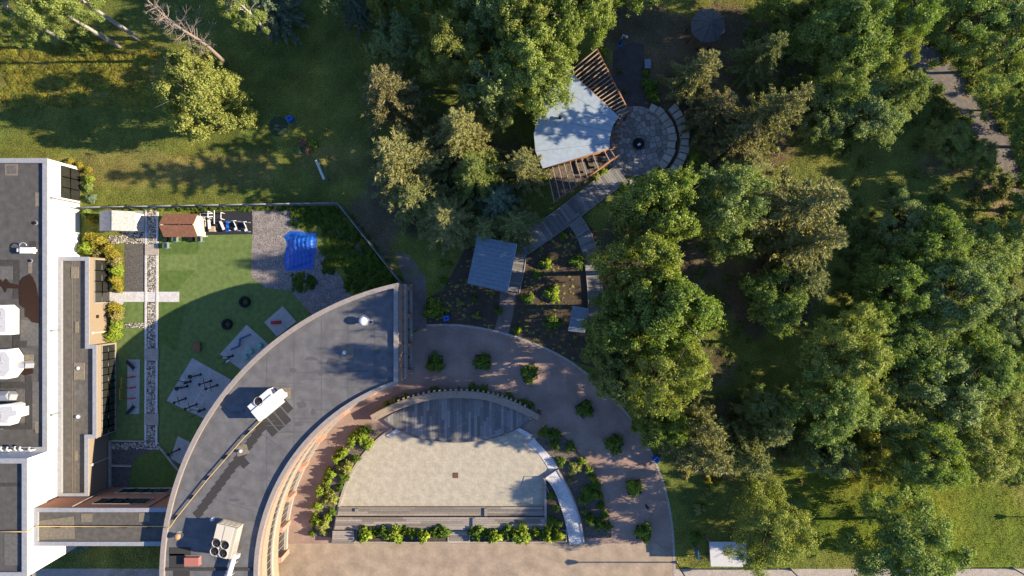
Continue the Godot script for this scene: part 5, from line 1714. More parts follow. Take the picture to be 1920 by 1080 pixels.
		loc(P["shrub%d" % (k % 3)], "foliage", M[["shrub_green", "shrub_green", "shrub_green", "shrub_green", "shrub_green", "lime", "shrub_green"][k]], t, Transform3D(Basis(Vector3.UP, k * 1.3).scaled(Vector3(0.9 + 0.08 * sin(k * 2.0), 1.15 + 0.2 * cos(k * 1.7), 0.95 + 0.1 * cos(k * 3.1))), Vector3.UP * 0.05))
		k += 1
	t = thing("drain_grate", "square rusty drain grate in the pale oval", "drain grate", g(854, 891))
	var dc := g(854, 891)
	st = mb(); box(st, dc + Vector3.UP * 0.035, Vector3(0.52, 0.03, 0.52)); put(st, "frame", M.rust, t)
	for i in 5:
		st = mb(); box(st, dc + Vector3(-0.18 + i * 0.09, 0.056, 0), Vector3(0.05, 0.012, 0.44)); put(st, "bar", M.cedar, t)
	lamp(1268, 1054, 4.6, "black lamp post at the corner of brick crescent and sidewalk")
	lamp(1482, 1067, 4.6, "black lamp post at the sidewalk below the feathery tree")
	lamp(1898, 1065, 4.6, "black lamp post at the sidewalk near the open lawn")
	bin(838, 596, "blue", "blue bin beside a shrub in the mulch garden")
	bin(1228, 858, "blue", "blue bin on the outer edge of brick crescent", 0.8)
	var c2 := g(1303, 1030)
	t = thing("banner_post", "blue banner hanging on a dark post beside the crescent", "banner", g(1298, 1018))
	rods(t, "pole", "black_metal", [[g(1298, 1018), g(1298, 1018) + Vector3.UP * 2.2]], 0.04)
	st = mb(); box(st, g(1299, 1026) + Vector3.UP * 1.5, Vector3(0.08, 1.3, 1.0), 0.1); put(st, "banner", M.blue_bar, t)
	t = thing("white_shelter", "flat white roofed shelter beside the sidewalk under tree branches", "shelter", g(1365, 1038))
	var sh := 2.5
	st = mb(); prism(st, pl([1330, 1016, 1399, 1016, 1401, 1063, 1333, 1062], sh), sh - 0.12, sh); put(st, "roof", M.dull_white, t)
	for q in [[1334, 1020], [1396, 1020], [1336, 1058], [1397, 1058]]:
		var p := g(q[0], q[1], sh)
		rods(t, "post", "grey_metal", [[Vector3(p.x, 0, p.z), Vector3(p.x, sh - 0.1, p.z)]], 0.05)
	c2 = g(1211, 947)
	t = thing("bollard_light", "short black bollard on the brick crescent", "bollard", c2)
	rods(t, "post", "black_metal", [[c2, c2 + Vector3.UP * 0.8]], 0.09)
	st = mb(true); lathe(st, c2 + Vector3.UP * 0.8, [Vector2(0.14, 0), Vector2(0.14, 0.1), Vector2(0, 0.16)], 12); put(st, "cap", M.black_metal, t)
	c2 = g(1560, 885)
	t = thing("utility_box", "pale square utility box on the lawn below the wood", "utility box", c2)
	st = mb(); box(st, c2 + Vector3.UP * 0.25, Vector3(0.66, 0.5, 0.48)); put(st, "cabinet", M.pale_concrete, t)
	st = mb(); box(st, c2 + Vector3.UP * 0.52, Vector3(0.72, 0.05, 0.54)); put(st, "lid", M.pale_concrete, t)
	lamp(2072, 969, 4.6, "lamp post beyond the open lawn by the wood")
# ------------------------------------------------------------------ garden with the pavilion
func garden() -> void:
	var st: SurfaceTool
	var h0 := 4.1
	var h1 := 3.3
	var outp := [[1061, 127], [1038, 157], [1020, 186], [1009, 218], [1001, 251], [1004, 284], [1018, 316]]
	var innp := [[1161, 219], [1154, 228], [1149, 237], [1146, 247], [1144, 257], [1143, 268], [1143, 278]]
	var t := thing("pavilion", "open timber pavilion with fan shaped blue grey metal roof", "pavilion", g(1080, 230))
	for i in 6:
		var a := g(outp[i][0], outp[i][1], h0); var b := g(outp[i + 1][0], outp[i + 1][1], h0)
		var c := g(innp[i + 1][0], innp[i + 1][1], h1); var d := g(innp[i][0], innp[i][1], h1)
		var sh := (a - b).normalized() * 0.012
		st = mb()
		var th := Vector3.DOWN * 0.1
		quad(st, a - sh, b + sh, c + sh, d - sh, Vector3.UP)
		quad(st, a - sh + th, b + sh + th, c + sh + th, d - sh + th, Vector3.DOWN)
		for e in [[a - sh, b + sh], [b + sh, c + sh], [c + sh, d - sh], [d - sh, a - sh]]:
			quad(st, e[0], e[1], e[1] + th, e[0] + th, (e[0] + e[1]) * 0.5 - (a + c) * 0.5)
		put(st, "roof_panel", M.metal_roof, t)
	for i in 7:
		var a := g(outp[i][0], outp[i][1], h0) - Vector3.UP * 0.17; var d := g(innp[i][0], innp[i][1], h1) - Vector3.UP * 0.17
		var u := (d - a).normalized()
		rods(t, "rafter", "cedar", [[a, d + u * (1.0 if i in [1, 3, 4, 6] else 0.2)]], 0.1)
		rods(t, "post", "cedar", [[Vector3(a.x, 0, a.z) + u * 0.5, a + u * 0.5]], 0.12)
		if i % 2 == 0: rods(t, "post", "cedar", [[Vector3(d.x, 0, d.z), d]], 0.12)
	st = mb(); prism(st, pl([1061, 127, 1020, 186, 1001, 251, 1018, 316, 1143, 278, 1149, 237, 1161, 219], 0.1), 0.0, 0.1); put(st, "floor", M.deck0, t)
	var vp := g(1050, 222, 3.85)
	st = mb(true); lathe(st, vp - Vector3.UP * 0.1, [Vector2(0.12, 0), Vector2(0.12, 0.5), Vector2(0.17, 0.52), Vector2(0.17, 0.6), Vector2(0, 0.66)], 12); put(st, "flue", M.black_metal, t)
	# pergola frames on both flanks
	var ph := 3.0
	for q in [["northern", [1066, 134], [1163, 221], [1118, 91], [1181, 214], 18], ["southern", [1022, 318], [1151, 278], [1036, 381], [1160, 290], 12]]:
		var a := g(q[1][0], q[1][1], ph); var b := g(q[2][0], q[2][1], ph)
		var c := g(q[3][0], q[3][1], ph); var d := g(q[4][0], q[4][1], ph)
		t = thing("pergola", "cedar pergola of parallel rafters on the %s flank of pavilion" % q[0], "pergola", Vector3(c.x, 0, c.z), "pergolas beside the pavilion")
		rods(t, "beam", "cedar", [[c, d]], 0.11)
		rods(t, "beam", "cedar", [[a, b]], 0.09)
		for i in q[5]:
			var f: float = (i + 0.3) / q[5]
			if q[0] == "southern" and i in [7, 9]: continue
			var p := a.lerp(b, f); var r := c.lerp(d, f)
			var m := (p + r) * 0.5
			st = mb(); box(st, m + Vector3.UP * 0.16, Vector3((r - p).length(), 0.16, 0.07), atan2(-(r - p).z, (r - p).x)); put(st, "rafter", M.cedar_pale, t)
		for f in [0.03, 0.5, 0.97]:
			var p := c.lerp(d, f)
			rods(t, "post", "cedar", [[Vector3(p.x, 0, p.z), p]], 0.09)
	sheet("pergola_ground", "bed_soil", [1030, 318, 1146, 282, 1162, 296, 1042, 382], 0.014)
	sheet("pergola_ground", "mulch", [1064, 130, 1118, 95, 1176, 214, 1160, 218], 0.014)
	for q in [[1093, 312, 0.0], [1114, 303, 0.0]]:
		var c := g(q[0], q[1])
		t = thing("garden_bench", "dark plank bench under southern pergola, %s one" % ("western" if q[0] < 1100 else "eastern"), "bench", c, "benches under the pergola")
		for k in 3:
			st = mb(); box(st, c + Vector3(-0.16 + k * 0.16, 0.45, 0), Vector3(0.14, 0.05, 1.6), 0.35); put(st, "seat_slat", M.deck2, t)
		for z in [-0.6, 0.6]:
			st = mb(); box(st, c + Basis(Vector3.UP, 0.35) * Vector3(0, 0.21, z), Vector3(0.42, 0.42, 0.08), 0.35); put(st, "leg", M.deck2, t)
	# round flagstone patio
	var pc := g(1190, 265)
	var R := 66.0 / S
	st = mb(); lathe(st, pc, [Vector2(R + 0.05, -0.05), Vector2(R + 0.05, 0.02), Vector2(0, 0.02)], 40)
	var base := struct(st, "patio_pavement", M.mortar)
	var seeds := []
	var rr := RandomNumberGenerator.new(); rr.seed = 9
	var tries := 0
	while seeds.size() < 150 and tries < 6000:
		tries += 1
		var p := Vector2(rr.randf_range(-R, R), rr.randf_range(-R, R))
		if p.length() > R: continue
		var ok := true
		for s in seeds:
			if p.distance_to(s) < 0.4: ok = false; break
		if ok: seeds.append(p)
	var disc := circ(Vector2.ZERO, R, 0, TAU * 39.0 / 40.0, 39)
	for i in seeds.size():
		var s: Vector2 = seeds[i]
		var poly := PackedVector2Array([s + Vector2(-1, -1), s + Vector2(1, -1), s + Vector2(1, 1), s + Vector2(-1, 1)])
		for j in seeds.size():
			if j == i or s.distance_to(seeds[j]) > 2.0: continue
			poly = half_plane(poly, (s + seeds[j]) * 0.5, (seeds[j] - s).normalized(), 0.022)
		for piece in Geometry2D.intersect_polygons(poly, disc):
			if absf(area(piece)) < 0.02: continue
			var w := PackedVector2Array()
			for q in piece: w.append(q + Vector2(pc.x, pc.z))
			st = mb(); prism(st, w, 0.0, 0.045 + rr.randf() * 0.012); put(st, "flagstone", M["flag%d" % (rr.randi() % 4)], base)
	# two curved rows of stone seats
	for q in [["inner", 67.0, 15.0, -68.0, 48.0, 10, 0.42], ["outer", 90.0, 17.0, -44.0, 50.0, 11, 0.55]]:
		for i in q[5]:
			var f0 := deg_to_rad(lerpf(q[3], q[4], float(i) / q[5])) + 0.008
			var f1 := deg_to_rad(lerpf(q[3], q[4], float(i + 1) / q[5])) - 0.008
			var c := Vector2(g(1192, 264).x, g(1192, 264).z)
			var w := band(circ(c, (q[1] - q[2] * 0.5 + rr.randfn() * 0.8) / S, f0, f1, 2), circ(c, (q[1] + q[2] * 0.5 + rr.randfn() * 0.8) / S, f0, f1, 2))
			var m := (f0 + f1) * 0.5
			t = thing("stone_bench", "rough stone block seat in the %s arc, %s from the pergola path" % [q[0], ordinal(i)], "stone seat", Vector3(c.x + cos(m) * q[1] / S, 0, c.y + sin(m) * q[1] / S), "stone seats round the patio")
			var hh: float = q[6] + rr.randfn() * 0.015
			st = mb(); prism(st, w, 0.0, hh - 0.04); put(st, "block", M["block%d" % (rr.randi() % 4)], t)
			st = mb(); prism(st, inset(w, 0.03), hh - 0.04, hh); put(st, "top", M["block%d" % (rr.randi() % 4)], t)
	st = mb()
	prism(st, band(circ(Vector2(g(1192, 264).x, g(1192, 264).z), 74.0 / S, -1.2, 0.95, 20), circ(Vector2(g(1192, 264).x, g(1192, 264).z), 81.5 / S, -1.2, 0.95, 20)), -0.02, 0.03)
	struct(st, "seat_row_path", M.mulch)
	for q in [[1187, 343, 0.0], [1202, 344, 0.05]]:
		var c := g(q[0], q[1])
		t = thing("stone_step", "pale stone step at the patio foot, %s one" % ("western" if q[0] < 1195 else "eastern"), "step", c, "stone steps at the patio foot")
		st = mb(); box(st, c + Vector3.UP * 0.1, Vector3(0.74, 0.2, 0.55), q[2]); put(st, "block", M.block3, t)
		st = mb(); box(st, c + Vector3.UP * 0.215, Vector3(0.7, 0.03, 0.5), q[2]); put(st, "top", M.block1, t)
	var fp := g(1196, 271)
	t = thing("fire_pit", "round black fire pit on the flagstone patio", "fire pit", fp)
	st = mb(true); lathe(st, fp, [Vector2(0.42, 0), Vector2(0.56, 0.25), Vector2(0.58, 0.46), Vector2(0.5, 0.46), Vector2(0.4, 0.2), Vector2(0, 0.16)], 20); put(st, "bowl", M.black_metal, t)
	st = mb(); box(st, fp + Vector3(0.05, 0.42, 0.08), Vector3(0.3, 0.05, 0.2), 0.5); put(st, "ash_pan", M.galvanised, t)
	for k in 3:
		rods(t, "leg", "black_metal", [[fp + Vector3(cos(k * 2.1) * 0.45, 0, sin(k * 2.1) * 0.45), fp + Vector3(cos(k * 2.1) * 0.4, 0.2, sin(k * 2.1) * 0.4)]], 0.04)
	# boardwalks
	var b1 := curve_px([1166, 326, 1120, 358, 1060, 405, 1010, 440, 978, 462], 4)
	walk("boardwalk", "weathered boardwalk from the flagstone patio to the large blue shelter", b1, 1.0)
	var b2 := curve_px([1072, 407, 1092, 436, 1106, 475, 1113, 520, 1116, 570, 1114, 612], 4)
	walk("boardwalk", "narrower boardwalk bending past the small blue shelter", b2, 0.72)
	var b3 := curve_px([976, 462, 972, 500, 962, 547], 4)
	walk("boardwalk", "short boardwalk along the side of the large blue shelter", b3, 0.62)
	# the two shelters
	for q in [["large", [895, 443, 969, 457, 951, 548, 876, 531], 2.9, 12], ["small", [1074, 573, 1102, 578, 1096, 624, 1065, 620], 2.6, 5]]:
		var p := [g(q[1][0], q[1][1], q[2]), g(q[1][2], q[1][3], q[2] + 0.25), g(q[1][4], q[1][5], q[2] + 0.25), g(q[1][6], q[1][7], q[2])]
		t = thing("shelter", "%s garden shelter with ribbed blue metal roof" % q[0], "shelter", Vector3(p[0].x, 0, p[0].z), "ribbed blue roofed shelters")
		for i in q[3]:
			var f0: float = float(i) / q[3]; var f1: float = float(i + 1) / q[3]
			var a: Vector3 = p[0].lerp(p[3], f0); var b: Vector3 = p[1].lerp(p[2], f0); var c: Vector3 = p[1].lerp(p[2], f1); var d: Vector3 = p[0].lerp(p[3], f1)
			st = mb()
			quad(st, a, b, c, d, Vector3.UP)
			quad(st, a - Vector3.UP * 0.06, b - Vector3.UP * 0.06, c - Vector3.UP * 0.06, d - Vector3.UP * 0.06, Vector3.DOWN)
			quad(st, b, c, c - Vector3.UP * 0.06, b - Vector3.UP * 0.06, b - a)
			quad(st, a, d, d - Vector3.UP * 0.06, a - Vector3.UP * 0.06, a - b)
			put(st, "roof_panel", M.blue_roof, t)
			st = mb()
			box(st, (d + c) * 0.5 + Vector3.UP * 0.025, Vector3((c - d).length(), 0.05, 0.045), atan2(-(c - d).z, (c - d).x), Basis(Vector3.BACK, asin((c - d).normalized().y))); put(st, "roof_rib", M.blue_roof, t)
		for k in 4:
			var m: Vector3 = p[k].lerp((p[0] + p[2]) * 0.5, 0.1)
			rods(t, "post", "cedar", [[Vector3(m.x, 0, m.z), m - Vector3.UP * 0.07]], 0.08)
		st = mb()
		box(st, (p[1] + p[2]) * 0.5 + Vector3.DOWN * 0.1, Vector3((p[2] - p[1]).length(), 0.14, 0.08), atan2(-(p[2] - p[1]).z, (p[2] - p[1]).x)); put(st, "fascia", M.galvanised, t)
	# gazebo
	var gc := g(1332, 42, 3.4)
	t = thing("gazebo", "octagonal gazebo with dark shingled roof among the trees", "gazebo", Vector3(gc.x, 0, gc.z))
	var gr := 34.0 * (H - 3.0) / H / S
	for i in 8:
		var a0 := TAU * (i + 0.4) / 8.0; var a1 := TAU * (i + 1.4) / 8.0
		var o := Vector3(gc.x, 0, gc.z)
		var A := o + Vector3(cos(a0) * gr, 2.6, sin(a0) * gr); var B := o + Vector3(cos(a1) * gr, 2.6, sin(a1) * gr)
		var C := o + Vector3.UP * 3.75
		st = mb(); tri(st, A, B, C, Vector3.UP)
		quad(st, A, B, B + Vector3.DOWN * 0.1, A + Vector3.DOWN * 0.1, A + B - o * 2.0); put(st, "roof_facet", M.dark_shingle, t)
		rods(t, "post", "cedar", [[o + Vector3(cos(a0) * gr * 0.88, 0, sin(a0) * gr * 0.88), o + Vector3(cos(a0) * gr * 0.88, 2.6, sin(a0) * gr * 0.88)]], 0.07)
		rods(t, "ridge_cap", "dark_shingle", [[A + Vector3.UP * 0.01, C + Vector3.UP * 0.02]], 0.035)
	# blue pump, slab and small items
	var c := g(1164, 76)
	t = thing("hand_pump", "blue and white hand pump at the end of asphalt path", "hand pump", c)
	rods(t, "column", "blue_bar", [[c + Vector3(-0.1, 0, 0.35), c + Vector3(-0.05, 0.95, 0.1)]], 0.13)
	rods(t, "spout", "pale_concrete", [[c + Vector3(-0.05, 0.95, 0.1), c + Vector3(0.05, 1.15, -0.15), c + Vector3(0.4, 1.0, 0.0)]], 0.07)
	st = mb(true); lathe(st, c + Vector3(0.42, 0.9, 0.02), [Vector2(0, 0), Vector2(0.14, 0.04), Vector2(0.14, 0.16), Vector2(0, 0.2)], 10); put(st, "nozzle", M.pale_concrete, t)
	st = mb(); box(st, c + Vector3(-0.1, 0.04, 0.4), Vector3(0.5, 0.08, 0.5)); put(st, "foot", M.blue_bar, t)
	c = g(1213, 122)
	t = thing("stone_slab_bench", "grey stone slab bench beside the asphalt path", "bench", c)
	st = mb(); box(st, c + Vector3.UP * 0.4, Vector3(0.6, 0.12, 0.9), 0.05); put(st, "slab", M.blue_roof, t)
	for z in [-0.3, 0.3]:
		st = mb(); box(st, c + Vector3(0, 0.17, z), Vector3(0.45, 0.34, 0.14), 0.05); put(st, "leg", M.block2, t)
	# garden plants
	var k := 0
	for q in [[1024, 493, 13, 0.9, "lime"], [1083, 490, 14, 1.1, "shrub_green"], [1036, 551, 12, 0.9, "lime"], [1056, 443, 9, 0.7, "shrub_green"], [1007, 513, 9, 0.6, "shrub_green"], [813, 580, 16, 1.3, "lime"], [894, 592, 10, 0.9, "yellow_green"], [970, 620, 8, 0.8, "lime"], [935, 583, 9, 0.6, "shrub_green"], [829, 493, 6, 0.5, "lime"], [845, 495, 5, 0.5, "lime"], [832, 525, 9, 0.7, "shrub_green"], [862, 568, 7, 0.6, "olive"], [890, 560, 7, 0.6, "shrub_green"], [990, 560, 12, 0.8, "shrub_green"], [1035, 605, 12, 0.8, "shrub_green"]]:
		shrub("lily" if q[4] == "lime" else "shrub%d" % (k % 3), q[0], q[1], q[2], q[3], q[4], "garden_shrub", "%s shrub in the mulch garden, %s counting from the boardwalk fork" % [{"lime": "bright green", "yellow_green": "yellowish", "olive": "olive", "shrub_green": "deep green"}[q[4]], ordinal(k)], "shrubs in the mulch garden")
		k += 1
	k = 0
	for q in [[1218, 160, 14, 0.9, "shrub_green"], [1226, 180, 13, 0.8, "shrub_green"], [1305, 298, 13, 1.0, "lime"], [1298, 312, 12, 0.9, "yellow_green"], [1313, 250, 12, 0.7, "shrub_green"], [1300, 225, 11, 0.7, "shrub_green"], [1132, 322, 9, 0.5, "lime"], [1118, 332, 8, 0.5, "yellow_green"], [1133, 96, 7, 0.5, "lime"], [1162, 132, 5, 0.4, "shrub_green"], [1172, 170, 6, 0.4, "shrub_green"], [1212, 138, 8, 0.6, "shrub_green"], [1168, 350, 8, 0.6, "lime"]]:
		shrub("shrub%d" % (k % 3), q[0], q[1], q[2], q[3], q[4], "patio_shrub", "green shrub round the flagstone patio and asphalt path, %s counted" % ordinal(k), "shrubs round the patio")
		k += 1

func half_plane(p: PackedVector2Array, o: Vector2, n: Vector2, gap: float) -> PackedVector2Array:
	var out := PackedVector2Array()
	for i in p.size():
		var a := p[i]; var b := p[(i + 1) % p.size()]
		var da := (a - o).dot(n) + gap; var db := (b - o).dot(n) + gap
		if da <= 0: out.append(a)
		if (da < 0 and db > 0) or (da > 0 and db < 0): out.append(a.lerp(b, da / (da - db)))
	return out

func walk(n: String, label: String, line: PackedVector2Array, hw: float) -> void:
	var t := thing(n, label, "boardwalk", Vector3(line[0].x, 0, line[0].y), "boardwalks in the mulch garden")
	var total := 0.0
	for i in line.size() - 1: total += line[i].distance_to(line[i + 1])
	var cnt := int(total / 0.24)
	var pos := 0.0
	var seg := 0
	var acc := 0.0
	for k in cnt:
		var s := total * (k + 0.5) / cnt
		while seg < line.size() - 2 and acc + line[seg].distance_to(line[seg + 1]) < s:
			acc += line[seg].distance_to(line[seg + 1]); seg += 1
		var d := (line[seg + 1] - line[seg]).normalized()
		var p := line[seg] + d * (s - acc)
		var st := mb()
		box(st, Vector3(p.x, 0.2 + rng.randf_range(-0.004, 0.004), p.y), Vector3(total / cnt - 0.02, 0.05, hw * 2.0), -atan2(d.y, d.x))
		put(st, "plank", M["deck%d" % (rng.randi() % 4)], t)
	for sd in [-1.0, 1.0]:
		var e := offset_line(line, hw * 0.97 * sd)
		var pts := []
		for q in e: pts.append(Vector3(q.x, 0.24, q.y))
		var st := mb()
		tube(st, pts, 0.05, 0.05, 4)
		put(st, "edge_rail", M.deck3, t)
		st = mb()
		prism(st, band(e, offset_line(line, hw * 0.8 * sd)), 0.0, 0.17)
		put(st, "bearer", M.deck2, t)

